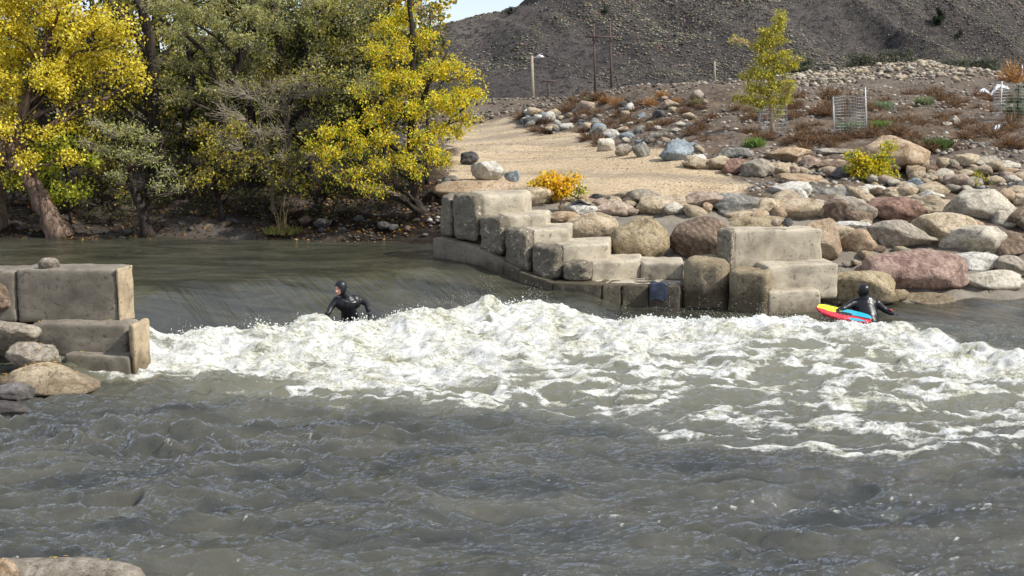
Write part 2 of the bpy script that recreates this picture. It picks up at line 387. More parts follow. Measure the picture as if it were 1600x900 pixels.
forest = sstep(.3, -.8, X - np.interp(Y, PATH_L[:, 0], PATH_L[:, 1]))*sstep(27, 28, Y)*sstep(80, 60, Y)
shore = np.maximum(sstep(1.0, .2, Z)*(1-forest), sstep(29.0, 28.0, Y)*sstep(-.5, .5, X)*sstep(10, 8, X)*sstep(22, 23, Y))
gm, nt, b = newmat('ground_soil')
a = N(nt, 'ShaderNodeAttribute', attribute_name='tint'); sx = N(nt, 'ShaderNodeSeparateColor'); nt.links.new(a.outputs['Color'], sx.inputs[0])
geo = N(nt, 'ShaderNodeNewGeometry'); P = geo.outputs['Position']
n1 = noise(nt, P, .8, 6, .65); n2 = noise(nt, P, 6, 6, .75); n3 = noise(nt, P, 28, 4, .8)
soil = ramp(nt, n1, [(.3, (.050,.034,.023)), (.5, (.11,.075,.050)), (.7, (.19,.14,.10))])
soil = mixc(nt, ramp(nt, n2, [(.45, (0, 0, 0)), (.62, (.8, .8, .8))]), soil, (.19,.165,.13,1))
pathc = ramp(nt, n1, [(.3, (.44,.33,.20)), (.5, (.56,.43,.27)), (.7, (.62,.50,.34))])
n5 = noise(nt, P, 15, 5, .85)
pathc = mixc(nt, ramp(nt, n5, [(.42, (1, 1, 1)), (.5, (0, 0, 0))]), pathc, (.25,.18,.11,1))
pathc = mixc(nt, ramp(nt, n5, [(.56, (0, 0, 0)), (.62, (1, 1, 1))]), pathc, (.68,.60,.48,1))
pathc = mixc(nt, ramp(nt, n2, [(.55, (0, 0, 0)), (.72, (.7, .7, .7))]), pathc, (.58,.50,.38,1))
shaded_litter = ramp(nt, n2, [(.40, (.010,.008,.006)), (.56, (.024,.016,.010)), (.66, (.07,.038,.018)), (.74, (.18,.10,.04))])  # leaf litter with the deep shade under the trees put into its colour
c = mixc(nt, sx.outputs[1], soil, shaded_litter); c = mixc(nt, sx.outputs[2], c, (.30,.27,.22,1)); c = mixc(nt, sx.outputs[0], c, pathc)
n6 = noise(nt, mapping(nt, mapping(nt, P, (1, 1, 1), (0, 0, .45)), (.015, .22, .22)), 1.0, 5, .6)
c = mixc(nt, ramp(nt, n6, [(.44, (0, 0, 0)), (.5, (.5, .5, .5)), (.56, (0, 0, 0))]), c, (.17,.15,.13,1))
nt.links.new(c, b.inputs['Base Color']); b.inputs['Roughness'].default_value = .95; b.inputs['Specular IOR Level'].default_value = .15
bump(nt, b, mathn(nt, 'ADD', n2, mathn(nt, 'MULTIPLY', n3, .5)), .9, .06)
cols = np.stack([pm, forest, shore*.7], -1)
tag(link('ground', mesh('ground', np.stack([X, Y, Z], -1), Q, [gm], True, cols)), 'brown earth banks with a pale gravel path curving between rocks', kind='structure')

# ------------------------------------------------------------------ mountain
def ridge(x):
    xs = [-1500,-400,-200,-60,-30,-12,-1.3,3.9,13,26,60,120,260,900]; zs = [6,6,6,8.5,11,14.6,17.8,21.5,30,43,78,120,190,260]
    return np.interp(x, xs, zs)
def mountain_z(x, y):
    xr = x*(262/np.maximum(y, 262))
    C = ridge(xr)*(1+np.maximum(y-262, 0)/262*.8)
    f = 1.4 + .50*(y-178) + fbm2(x*.02, y*.02, 3, 41)*4 + sstep(-40, 40, x)*0
    g = np.abs(fbm2((x+y*.35)*.05, (y-x*.2)*.018, 3, 44))*7
    C = C + fbm2(x*.05, y*0, 3, 47)*1.2
    k = 3.5; m = -k*np.log(np.exp(-np.clip(f, -20, 400)/k)+np.exp(-C/k))
    h = m - g*sstep(2, 14, m)*.6 + fbm2(x*.35, y*.35, 3, 50)*.35
    return h
mx_ = axis([(-1500, -200, 60), (-200, -50, 8), (-50, 130, .7), (130, 300, 6), (300, 1500, 80)])
my_ = axis([(160, 290, .8), (290, 420, 5), (420, 1200, 60)])
X, Y, Q = grid(mx_, my_); Z = mountain_z(X, Y)
mm, nt, b = newmat('shale_hillside')
geo = N(nt, 'ShaderNodeNewGeometry'); P = geo.outputs['Position']
n1 = noise(nt, P, .045, 5, .6); n2 = noise(nt, P, .9, 6, .75); n3 = noise(nt, mapping(nt, P, (1, 1, 1), (0, 0, .5)), 3.2, 4, .7)
c = ramp(nt, n1, [(.3, (.058,.050,.046)), (.5, (.082,.072,.066)), (.7, (.13,.11,.095))])
c = mixc(nt, ramp(nt, n2, [(.44, (1, 1, 1)), (.52, (0, 0, 0))]), c, (.035,.032,.032,1))
c = mixc(nt, ramp(nt, n3, [(.56, (0, 0, 0)), (.66, (.6, .6, .6))]), c, (.22,.20,.18,1))
nt.links.new(c, b.inputs['Base Color']); b.inputs['Roughness'].default_value = .95; b.inputs['Specular IOR Level'].default_value = .1
bump(nt, b, mathn(nt, 'ADD', n2, n3), .8, .5)
tag(link('hillside', mesh('hillside', np.stack([X, Y, Z], -1), Q, [mm], True)), 'dark shale hillside dotted with grey sagebrush behind the river', kind='structure')

# small blob used for sagebrush, foam lumps and drops
def ico(sub):
    bm = bmesh.new(); bmesh.ops.create_icosphere(bm, subdivisions=sub, radius=1)
    V = np.array([v.co[:] for v in bm.verts]); Fc = np.array([[v.index for v in f.verts] for f in bm.faces]); bm.free(); return V, Fc
ICO = {s: ico(s) for s in (1, 2, 3, 4)}
ICO[0] = (np.array([(1,0,0),(-.5,.87,0),(-.5,-.87,0),(.2,.1,1),(0,0,-1.)]), np.array([(0,1,3),(1,2,3),(2,0,3),(1,0,4),(2,1,4),(0,2,4)]))
def blobs(P, S, sub=1, seed=0, jit=.3, cols=None):
    V0, F0 = ICO[sub]; n = len(P); k = len(V0); rs = np.random.RandomState(seed)
    W = V0[None]*(1+rs.uniform(-jit, jit, (n, k, 1)))
    a = rs.uniform(0, 6.28, n); ca, sa = np.cos(a)[:, None], np.sin(a)[:, None]
    W = np.stack([W[..., 0]*ca-W[..., 1]*sa, W[..., 0]*sa+W[..., 1]*ca, W[..., 2]], -1)
    W = W*S[:, None, :]+P[:, None, :]
    Fc = F0[None]+(np.arange(n)*k)[:, None, None]
    cc = None if cols is None else np.repeat(cols, k, 0)
    return W.reshape(-1, 3), Fc.reshape(-1, 3), cc
rs = np.random.RandomState(3)
n = 95000
bx = rs.uniform(-32, 110, n); by = 160+rs.uniform(0, 1, n)**1.1*105
dens = fbm2(bx*.06, by*.06, 3, 60); keep = rs.uniform(-.9, .9, n) < dens*1.6+.30
bx, by = bx[keep], by[keep]; bz = np.maximum(mountain_z(bx, by), ground_z(bx, by))
s = rs.uniform(.07, .25, len(bx))*(1+.3*fbm2(bx*.05, by*.05, 2, 61))
S = np.stack([s*1.25, s, s*.6], -1)
pal = np.array([(.17,.165,.12),(.12,.11,.09),(.24,.225,.17),(.05,.048,.042),(.13,.13,.07),(.17,.11,.08)])
cc = pal[rs.randint(0, 6, len(bx))]*rs.uniform(.7, 1.25, (len(bx), 1))
V, Fc, C = blobs(np.stack([bx, by, bz+s*.15], -1), S, 0, 4, .45, cc)
tag(link('sagebrush', mesh('sagebrush', V, Fc, [TINT], False, C)), 'grey sagebrush clumps dotted over the dark hillside', 'sagebrush', kind='stuff')

# ------------------------------------------------------------------ river
UP = .55
tab = np.array([  # px, foam top, solid bottom, fade bottom (rows of the photograph on the water plane)
 (-300,540,560,575),(0,530,560,575),(236,515,590,602),(400,502,590,618),(600,492,604,640),(750,476,600,655),(900,476,575,665),(1050,482,552,702),(1200,486,535,728),
 (1300,492,528,732),(1400,508,545,732),(1500,532,575,728),(1600,556,584,705),(1800,570,600,690)], float)
cr = [onz(p, t, .32) for p, t in ((-300,540),(0,528),(236,516),(350,506),(450,498),(575,492),(650,484),(760,470),(860,470),(960,478),(1060,482))]
CRX = np.array([v.x for v in cr]); CRY = np.array([v.y for v in cr]); CRY = np.append(CRY, CRY[-1]+.0); CRX = np.append(CRX, 9.0)
def water_fields(x, y):
    px, py = proj(x, y, 0.0)
    top = np.interp(px, tab[:, 0], tab[:, 1]); so_ = np.interp(px, tab[:, 0], tab[:, 2]); fa = np.interp(px, tab[:, 0], tab[:, 3])
    wob = fbm2(x*.8, y*.8, 3, 70)*12
    py2 = py+wob
    c = np.interp(x, CRX, CRY); d = y-c + fbm2(x*1.1, y*.4, 3, 71)*.16
    left = sstep(2.2, 1.0, x)
    # height
    up = sstep(.2, 3.7, d)
    z = UP*up*left - .12*np.exp(-((d-.5)/.5)**2)*left
    amp = np.interp(x, [-5.5,-4.5,-3.4,-2.4,-1.6,-.7,-.1,.5,1.1,1.7,2.6,3.6,6,8,9], [.31,.28,.33,.26,.22,.27,.33,.38,.26,.14,.17,.14,.08,.03,0])
    ampn = 1+.42*fbm2(x*1.9, y*.3, 3, 72)
    pile = np.where(d > -.25, np.exp(-((d+.25)/.27)**2), np.exp(-((d+.25)/1.15)**2))
    z = z + amp*ampn*pile*.95
    inside = sstep(top-6, top+6, py2)
    solid = sstep(so_+9, so_-9, py2)*inside
    fade = sstep(fa+10, fa-16, py2)*inside
    fd = np.clip((fa-py2)/np.maximum(fa-so_, 5), 0, 1)
    dens = np.maximum(solid, fade*(.55+.34*fd))
    dens = dens*sstep(.04, -.14, d)
    dens = np.maximum(dens, 0); solid = solid*sstep(.04, -.14, d)
    # turbulence: the boil below the drop
    fl = (x*.93-y*.36, x*.36+y*.93)                    # along / across the current
    tb = sstep(fa+60, so_, py)*sstep(.3, -.4, d)
    w1 = fbm2(x*1.05+3, y*1.3, 4, 73)
    w2 = fbm2(x*3.1, y*3.9, 4, 74)
    rid = 1-np.abs(fbm2(x*1.5+w1*.5, y*2.1+w1*.4, 3, 75))*2
    z = z + tb*(.075*w1 + .035*w2 + .05*rid*rid*np.sign(rid)) + solid*(.030*fbm2(x*6, y*8, 3, 76) + .014*np.abs(fbm2(x*13, y*13, 2, 77)))
    # calm and choppy parts
    low = sstep(1.0, -1.5, d)
    ch = sstep(19, 13, y); chl = .55+.45*sstep(1, -4, x)
    wv = .5*fbm2(x*.7, y*1.1, 3, 79)
    def cusp(a, b_, s): return 1-2.4*np.abs(fbm2(x*a+wv, y*b_+wv*1.3, 2, s))
    grp = .45+.75*np.clip(fbm2(x*.35, y*.6, 3, 78)+.4, 0, 1.2)
    z = z + low*(1-tb*.55)*grp*(.050*cusp(.7, 1.5, 81)+.034*cusp(1.5, 3.5, 88)+.021*cusp(4.1, 8.0, 89)+.009*cusp(8.5, 15, 98))*(.50+.25*sstep(19, 13, y)+.95*sstep(2, -4, x)*sstep(17, 13, y))
    z = z + low*(1-tb*.6)*(.050*fbm2(x*.8, y*1.4, 3, 80)+.028*fbm2(x*1.9, y*3.4, 3, 180))
    z = z + low*.004*fbm2(x*9, y*16, 2, 86)
    ups = (1-low)
    s1 = (x*.86+y*.51)                                  # across the current on the ramp
    s2 = (x*-.51+y*.86)
    z = z + ups*(.024*fbm2(s1*1.8, s2*.25, 3, 83)*sstep(6, 3, d) + .014*fbm2(x*1.1, y*3.0, 4, 84)*sstep(1.2, 4.5, d) + .007*fbm2(x*3, y*8, 3, 85)*sstep(1.5, 5, d))
    return z, dens, d, solid, tb
wx = axis([(-60, -14, 1.0), (-14, -7.5, .12), (-7.5, 10.8, .040), (10.8, 16, .15), (16, 60, 1)])
wy = axis([(-40, 6, 1.5), (6, 9.5, .1), (9.5, 24.8, .036), (24.8, 33, .10)])
X, Y, Q = grid(wx, wy)
Z, dens, d, solid, tb = water_fields(X, Y)
w = fbm2(X*1.2, Y*1.2, 3, 90)*.35
f1 = 1-np.abs(fbm2(X*1.3+w, Y*2.2+w*1.4, 5, 91, .6))*1.9        # veins
f2 = fbm2(X*2.0+w, Y*4.2, 5, 92, .62)
pat = .55*f1+.45*(f2*.6+.4)
foam = np.clip((pat-(1.02-dens*1.05))*2.6, 0, 1)*sstep(.02, .25, dens)
foam = np.maximum(foam, solid*np.clip(1.15-np.clip(-fbm2(X*2.1, Y*3.0, 4, 93)-.18, 0, 1)*1.5, 0, 1))
lowp = sstep(.5, -1, d)
fleck = np.clip((fbm2(X*8, Y*19, 4, 94, .65)-1.16+.42*fbm2(X*.7, Y*1.5, 3, 95)+.16*sstep(-4, 3, X)*sstep(15, 12.5, Y))*5, 0, 1)*lowp*.8
foam = np.maximum(foam, fleck)
crestf = np.clip((fbm2(X*5, Y*7.6, 4, 96)*.6 + (Z-.08)*8 - .70)*4, 0, 1)*lowp*sstep(17, 15, Y)*sstep(0, -1.5, X)*.35*(fbm2(X*.5, Y*.8, 2, 99) > .25)
foam = np.maximum(foam, crestf)
slick = sstep(-.25, -.0, -np.abs(fbm2(X*.4, Y*1.2, 3, 97))) 
Z = Z + foam*.018
wm, nt, b = newmat('murky_river_water')
a = N(nt, 'ShaderNodeAttribute', attribute_name='tint'); sx = N(nt, 'ShaderNodeSeparateColor'); nt.links.new(a.outputs['Color'], sx.inputs[0])
geo = N(nt, 'ShaderNodeNewGeometry'); P = geo.outputs['Position']
fn = noise(nt, mapping(nt, P, (1, 1.8, 1)), 9, 5, .72, .5); fn2 = noise(nt, P, 34, 4, .7)
ff = mathn(nt, 'ADD', sx.outputs[0], mathn(nt, 'MULTIPLY', mathn(nt, 'SUBTRACT', fn, .5), 1.3))
ff = mathn(nt, 'ADD', ff, mathn(nt, 'MULTIPLY', mathn(nt, 'SUBTRACT', fn2, .5), 1.0))
gate = mathn(nt, 'MINIMUM', mathn(nt, 'MULTIPLY', sx.outputs[0], 6.0), 1.0)
ff = mathn(nt, 'MULTIPLY', ff, gate)
fm = ramp(nt, ff, [(.16, (0, 0, 0)), (.38, (.30, .30, .30)), (.62, (.72, .72, .72)), (.95, (1, 1, 1))])
n1 = noise(nt, mapping(nt, P, (.6, 1.6, 1)), .8, 7, .68, .8)
wcol = ramp(nt, n1, [(.38, (.026,.028,.022)), (.62, (.078,.075,.053))])
wcol = mixc(nt, sx.outputs[1], wcol, (.17,.165,.112,1))
fn3 = noise(nt, P, 70, 3, .8)
fcm = mathn(nt, 'ADD', mathn(nt, 'MULTIPLY', fn, .40), mathn(nt, 'ADD', mathn(nt, 'MULTIPLY', noise(nt, P, 1.5, 5, .6, .6), .38), mathn(nt, 'MULTIPLY', fn2, .22)))
fcol = ramp(nt, fcm, [(.385, (.26,.25,.15)), (.44, (.46,.45,.34)), (.495, (.64,.64,.57)), (.56, (.76,.77,.75))])
nt.links.new(mixc(nt, fm, wcol, fcol), b.inputs['Base Color'])
rr = mathn(nt, 'ADD', mathn(nt, 'MULTIPLY', fm, .5), .035); nt.links.new(rr, b.inputs['Roughness'])
b.inputs['IOR'].default_value = 1.47; b.inputs['Specular IOR Level'].default_value = .5
b.inputs['Subsurface Radius'].default_value = (.5, .5, .35); b.inputs['Subsurface Scale'].default_value = .06; nt.links.new(mathn(nt, 'MULTIPLY', fm, .4), b.inputs['Subsurface Weight'])
h1 = noise(nt, mapping(nt, P, (1, 2.2, 1)), 3.6, 5, .62, .3); h2 = noise(nt, mapping(nt, P, (1, 2.4, 1)), 13, 4, .6, .3)
hs_ = noise(nt, mapping(nt, mapping(nt, P, (1, 1, 1), (0, 0, -.52)), (3.4, .30, 1)), 2.0, 4, .6)
wsh = mathn(nt, 'MULTIPLY', mathn(nt, 'SUBTRACT', 1.1, sx.outputs[2]), .9)
h3 = noise(nt, mapping(nt, P, (1, 2.0, 1)), 38, 3, .6)
calm = mathn(nt, 'ADD', mathn(nt, 'MULTIPLY', h1, .8), mathn(nt, 'ADD', mathn(nt, 'MULTIPLY', h2, .5), mathn(nt, 'MULTIPLY', h3, .34)))
hh = mathn(nt, 'ADD', mathn(nt, 'MULTIPLY', calm, sx.outputs[2]), mathn(nt, 'MULTIPLY', hs_, mathn(nt, 'MULTIPLY', wsh, 1.6)))
nb = bump(nt, None, hh, .6, .05)
bump(nt, b, mathn(nt, 'MULTIPLY', mathn(nt, 'ADD', fn, mathn(nt, 'ADD', mathn(nt, 'MULTIPLY', fn2, .9), mathn(nt, 'MULTIPLY', fn3, .5))), fm), .8, .05, nb)
slopef = 1
# the silty body scatters light from within (so its shade does not follow the ripples); the surface only mirrors
up_ = N(nt, 'ShaderNodeCombineXYZ'); up_.inputs[2].default_value = 1.0
vb = N(nt, 'ShaderNodeBsdfDiffuse'); nt.links.new(wcol, vb.inputs['Color'])
nmix = N(nt, 'ShaderNodeVectorMath', operation='MULTIPLY_ADD'); nt.links.new(geo.outputs['Normal'], nmix.inputs[0]); nmix.inputs[1].default_value = (.18, .18, .18); nmix.inputs[2].default_value = (0, 0, .82)
nrm_ = N(nt, 'ShaderNodeVectorMath', operation='NORMALIZE'); nt.links.new(nmix.outputs[0], nrm_.inputs[0]); nt.links.new(nrm_.outputs[0], vb.inputs['Normal'])
gl = N(nt, 'ShaderNodeBsdfGlossy'); gl.inputs['Roughness'].default_value = .03; nt.links.new(nb, gl.inputs['Normal'])
fr_ = N(nt, 'ShaderNodeFresnel'); fr_.inputs['IOR'].default_value = 1.75; nt.links.new(nb, fr_.inputs['Normal'])
ws = N(nt, 'ShaderNodeMixShader'); nt.links.new(fr_.outputs[0], ws.inputs[0]); nt.links.new(vb.outputs[0], ws.inputs[1]); nt.links.new(gl.outputs[0], ws.inputs[2])
fs = N(nt, 'ShaderNodeMixShader'); nt.links.new(fm, fs.inputs[0]); nt.links.new(ws.outputs[0], fs.inputs[1]); nt.links.new(b.outputs[0], fs.inputs[2])
nt.links.new(fs.outputs[0], nt.nodes['Material Output'].inputs[0])
rough_f = np.clip(.18+.82*sstep(1.2, -.8, d)+.45*sstep(2.5, 5, d), 0, 1)
cols = np.stack([foam, tb*np.clip(dens*.9+.25, 0, 1), rough_f], -1)
tag(link('river_water', mesh('river_water', np.stack([X, Y, Z], -1), Q, [wm], True, cols)), 'murky olive river dropping over a ledge into white foam', kind='structure')

# froth lumps and spray thrown up along the crest
fmt, nt, b = newmat('froth'); geo = N(nt, 'ShaderNodeNewGeometry')
nn = noise(nt, geo.outputs['Position'], 2.5, 4); nt.links.new(ramp(nt, nn, [(.35, (.62,.64,.52)), (.6, (.86,.88,.86))]), b.inputs['Base Color'])
b.inputs['Roughness'].default_value = .4; b.inputs['Subsurface Weight'].default_value = .0
rs = np.random.RandomState(11)
n = 5200
bx = rs.uniform(-5.3, 6.2, n); cy = np.interp(bx, CRX, CRY)
by = cy-.22+rs.normal(0, .22, n)
lump = fbm2(bx*1.9, by*0+3, 3, 101); keep = rs.uniform(-.3, .9, n) < lump*1.5; bx, by = bx[keep], by[keep]
z0 = water_fields(bx, by)[0]
s = rs.uniform(.004, .016, len(bx)); hgt = np.abs(rs.normal(0, .05, len(bx)))*np.interp(bx, [-5.3, 1, 2, 6.2], [1, 1, .6, .3])
el_ = rs.rand(len(bx)) < .25
S = np.stack([np.where(el_, s*.45, s), np.where(el_, s*.45, s), np.where(el_, s*rs.uniform(.9, 1.6, len(bx)), s)], -1)
V, Fc, _ = blobs(np.stack([bx, by, z0+hgt*(s < .018)+.0], -1), S, 1, 12, .35)
fro = tag(link('foam_froth', mesh('foam_froth', V, Fc, [fmt], True)), 'white froth lumps thrown up along the breaking wave crest', 'foam', kind='stuff')
n = 4200
bx = np.concatenate([rs.uniform(-5.2, 6, n//2), rs.normal(.1, .5, n//4), rs.normal(-4.3, .4, n//8), rs.normal(4.6, .7, n//8)])
by = np.interp(bx, CRX, CRY)-.1+rs.normal(0, .2, len(bx)); z0 = water_fields(bx, by)[0]
pl_ = np.clip(fbm2(bx*2.2, bx*0+7, 3, 103)+.35, .05, 1.2); hh_ = rs.exponential(.13, len(bx))*pl_; s = rs.uniform(.0015, .0055, len(bx))
V, Fc, _ = blobs(np.stack([bx, by, z0+hh_], -1), np.stack([s, s, s*1.3], -1), 0, 14, .1)
tag(link('spray', mesh('spray', V, Fc, [fmt], True)), 'fine water drops flung above the foam', 'spray', kind='stuff')
#@@SETTING_END
# ------------------------------------------------------------------ rocks
def rock_mesh(name, w, dp, h, seed, m, ang=.5, sub=4):
    V0, Fc = ICO[sub]; V = V0.copy(); r = np.random.RandomState(seed)
    ang = min(1, ang+.2) if ang > .16 else ang; npl = int(8+ang*9)
    for k in range(npl):
        nv = r.normal(size=3); nv[2] *= .8; nv /= np.linalg.norm(nv); dd = r.uniform(.52, .82) + (1-ang)*.10 + (.12 if ang < .17 else 0)
        t = V@nv-dd; V = V-np.where(t > 0, t, 0)[:, None]*nv*(.62+.36*ang)
    ln = np.linalg.norm(V, axis=1, keepdims=True)
    V = V*(1+.15*vn3(V*1.4+seed*3.1, seed)[:, None]+.07*vn3(V*3.1+seed, seed+1)[:, None]-.07*ang*np.maximum(0, .35-np.abs(vn3(V*2.3+seed*1.7, seed+5)))[:, None]*2+(.035+.025*ang)*vn3(V*7, seed+2)[:, None]+.018*vn3(V*15, seed+3)[:, None])
    lo, hi = V.min(0), V.max(0); V = (V-(lo+hi)/2)/((hi-lo)/2)
    V = V*np.array([w/2, dp/2, h/2])
    me = mesh(name, V, Fc, [m], True)
    return me
RB = bpy.data.objects
seedc = [100]
def boulder(x0, y0, x1, y1, mat, label, ang=.4, dr=.8, Yf=None, name='boulder', cat='boulder', sink=.12, group=None):
    cx = (x0+x1)/2
    if Yf is None: Yf = hit(cx, y1-1).y
    w = (x1-x0)/F*Yf*1.02; dp = w*dr if w*dr > .15 else .15; dp = min(dp, 1.6)
    Yc = Yf+dp*.42
    ptop, pbot = at(cx, y0, Yc), at(cx, y1, Yf)
    w = (x1-x0)/F*Yc*1.13
    h = (ptop.z-pbot.z)*1.0; h = max(h, w*.22)
    zt = ptop.z; zb = zt-h-sink*h
    seedc[0] += 1
    o = link(name, rock_mesh(name, w, dp, zt-zb, seedc[0], RM[mat], ang), None, (at(cx, y0, Yc).x, Yc, (zt+zb)/2))
    return tag(o, label, cat, group)
BL = [
 (1492,294,1585,349,'pale','large pale rounded boulder with a dark seam, highest at the right edge',.25),
 (1548,322,1602,354,'pale','cream boulder half hidden under the large pale one at right edge',.25),
 (1585,326,1625,360,'grey','grey boulder cut by the right edge below the cream one',.3),
 (1431,332,1525,392,'tan','rounded boulder with orange blush between grey slab and brown boulder',.2),
 (1472,350,1567,404,'pale','smooth tan white boulder leaning left under the pale round one',.25),
 (1526,357,1612,403,'brown','brown rounded boulder near the right edge above the pale slabs',.2),
 (1361,343,1456,392,'grey','flat grey and pink slab sloping right above the purple boulder',.6),
 (1312,356,1365,402,'orange','knobbly orange tan boulder just right of the concrete bench',.4),
 (1303,344,1363,364,'white','low whitish grey stone behind the knobbly orange boulder',.4),
 (1342,388,1508,464,'purple','very large purple red boulder behind the swimmer',.45),
 (1256,419,1393,482,'gold','coarse golden speckled boulder right behind the swimmer in black',.25),
 (1405,457,1490,479,'tan','flat tan rock at the waterline below the purple boulder',.5),
 (1485,393,1566,427,'white','whitish boulder with grey veins right of the purple boulder',.3),
 (1556,399,1612,438,'grey','grey brown boulder cut by the right edge above the water',.3),
 (1508,422,1597,462,'pale','long pale slab lying in the water at the right bank',.4),
 (1355,307,1441,352,'red','dark red angular boulder above the grey and pink slab',.6),
 (1435,310,1500,340,'tan','long tan boulder right of the dark red one',.3),
 (1295,306,1364,350,'grey','streaky grey boulder left of the dark red one',.6),
 (1216,310,1290,343,'tan','creamy tan boulder behind the bench, left of the streaky grey one',.4),
 (1250,341,1312,412,'orange','tall orange cream boulder against the right end of the bench',.35),
 (1379,291,1434,312,'tan','long low tan stone above the dark red boulder',.4),
 (1436,296,1478,315,'white','white blue angular block above the long tan boulder',.7),
 (1585,302,1612,324,'tan','small tan boulder at the right edge beside the large pale boulder',.4),
 (1293,291,1350,313,'slate','slate grey rock above the streaky boulder',.6),
 (1258,291,1302,312,'slate','blue slate rock left of the other slate rock',.6),
 (1350,288,1390,308,'white','pinkish white angular rock right of the slate rocks',.6),
 (1475,270,1520,296,'pink','brown pink rock with a black hollow on its left',.5),
 (1414,277,1441,297,'blue','small blue grey rock right of the yellow shrub',.5),
 (1443,258,1467,275,'brown','small brown round stone in front of the big tan rock',.2),
 (1559,251,1594,270,'pale','pale stone near the right edge above the small yellow seedling',.3),
 (1490,239,1528,264,'tan','flat brown slab below the brown bank at right',.6),
 (1514,243,1562,263,'grey','grey slab right of the flat brown slab',.6),
 (1574,282,1604,303,'dark','dark brown rock at the right edge above the large pale boulder',.5),
 (1342,211,1447,272,'orange','huge sunlit cream orange rock behind the yellow shrub',.55),
 (1068,243,1112,267,'tan','tan boulder at the left end of the row beyond the gravel path',.35),
 (1104,243,1148,268,'tan','cream boulder second in the row beyond the gravel path',.3),
 (1130,247,1174,275,'red','red stone between the cream and grey boulders of the row',.6),
 (1160,247,1207,280,'grey','round grey mossy boulder right of the red stone',.2),
 (1196,252,1234,278,'tan','square tan boulder right of the round grey one',.5),
 (1222,256,1249,278,'pink','small brown pink boulder ending the row beyond the path',.3),
 (1124,230,1176,249,'slate','slate slab lying above the red stone',.6),
 (1197,229,1268,257,'orange','orange topped flat slab above the square tan boulder',.6),
 (1252,242,1282,269,'pink','rusty block right of the orange topped slab',.5),
 (1275,231,1340,247,'grey','long grey slab left of the huge sunlit rock',.6),
 (1273,248,1335,272,'brown','brown slab under the long grey slab',.6),
 (1300,258,1340,284,'dark','dark rock left of the yellow shrub base',.5),
 (1210,271,1284,293,'orange','flat cream orange slab at the corner of the gravel path',.4),
 (1201,283,1268,313,'white','white grey slab below the flat cream orange one',.5),
 (1114,301,1202,336,'slate','dark slate boulder at the near edge of the gravel path',.65),
 (1174,309,1232,340,'tan','brown tan boulder right of the dark slate one',.4),
 (1273,309,1332,348,'brown','broken brown rock left of the streaky grey boulder',.65),
 (1072,299,1134,329,'pink','pinkish grey rock left of the dark slate boulder',.5),
 (1096,316,1113,332,'orange','small bright orange stone in front of the pinkish rock',.4),
 (997,305,1074,336,'tan','long smooth grey tan boulder beside the gravel path',.3),
 (978,295,1034,322,'grey','dark grey boulder behind the long smooth tan one',.4),
 (1048,338,1146,412,'brown','big reddish brown boulder with dark streaks left of the bench',.15),
 (951,338,1043,416,'gold','big golden brown round boulder above the concrete steps',.1),
 (883,331,962,381,'tan','mottled tan boulder at the end of the third step',.3),
 (850,329,907,356,'orange','flat orange tan rock above the second step',.5),
 (766,290,864,333,'tan','rough broken tan rock behind the top concrete block',.65),
 (684,281,806,309,'orange','long low orange cream slab behind the top concrete blocks',.3),
 (738,251,786,282,'white','white grey round boulder beside the gravel path at its left edge',.35),
 (720,236,747,258,'dark','dark grey upright rock left of the white boulder',.4),
 (789,266,811,285,'blue','small blue stone left of the orange shrub',.4),
 (885,315,932,339,'white','whitish boulder under the strip of black cloth',.3),
 (924,311,994,337,'pink','pinkish boulder right of the whitish one',.4),
 (921,302,944,316,'dark','small dark rock at the path edge right of the orange shrub',.4),
 (1134,328,1184,346,'tan','rounded tan rock peeping over the left end of the bench',.2),
 (1128,337,1232,362,'gold','long speckled boulder directly behind the bench',.2),
 (1228,290,1262,316,'white','thin white stone between slate and slab rocks',.5),
 (940,201,968,219,'white','white egg shaped stone on the rocky mound',.1),
 (1033,218,1082,254,'blue','large blue grey angular rock at the foot of the mound',.6),
 (934,216,959,238,'pale','pale green grey rock under the white egg shaped stone',.4),
 (962,224,990,246,'grey','grey angular rock on the mound left of the slate one',.6),
 (989,221,1015,248,'slate','slate rock leaning on the foot of the mound',.6),
 (921,197,947,221,'slate','tilted slate rock left of the white egg shaped stone',.7),
 (1008,207,1038,224,'slate','dark slate slab above the large blue grey rock',.7),
 (1033,155,1054,172,'pink','pink rock on the crest of the mound below the leaning post',.4),
 (1078,240,1104,262,'white','small cream rock behind the tan boulder of the row',.5),
 (1484,180,1500,196,'grey','grey pair stone on the brown bank at right',.4),
 (1472,190,1486,200,'pale','small pale stone beside the grey one on the brown bank',.4),
 (1540,452,1570,468,'tan','small tan rock at the waterline left of the pale slab',.5),
 (1388,452,1420,474,'gold','small ochre rock at the waterline right of the speckled boulder',.5),
]
for x0, y0, x1, y1, m_, lab, ang in BL: boulder(x0, y0, x1, y1, m_, lab, ang)
# near left bank rocks: given with a front distance
for x0, y0, x1, y1, m_, lab, ang, Yf in [
 (-30,500,56,548,'grey','speckled grey boulder left of the middle concrete step',.55,17.7),
 (10,535,95,578,'grey','mossy grey boulder against the lower concrete step at left',.6,17.3),
 (0,568,151,628,'tan','flat brown boulder strewn with leaves at the left waterline',.25,16.6),
 (-30,597,48,634,'mauve','smooth mauve grey rock at the left edge of the water',.2,16.0),
 (-30,625,50,656,'mauve','low wet mauve grey rock below the other at left edge',.2,15.6),
 (-30,440,14,488,'brown','brown rounded boulder cut by the left edge beside the top block',.2,18.3),
 (-14,873,24,925,'orange','tan round stone in the bottom left corner',.3,9.4),
 (-60,880,225,925,'grey','flat grey slab with yellow leaves at the bottom left corner',.35,9.5)]:
    boulder(x0, y0, x1, y1, m_, lab, ang, Yf=Yf)

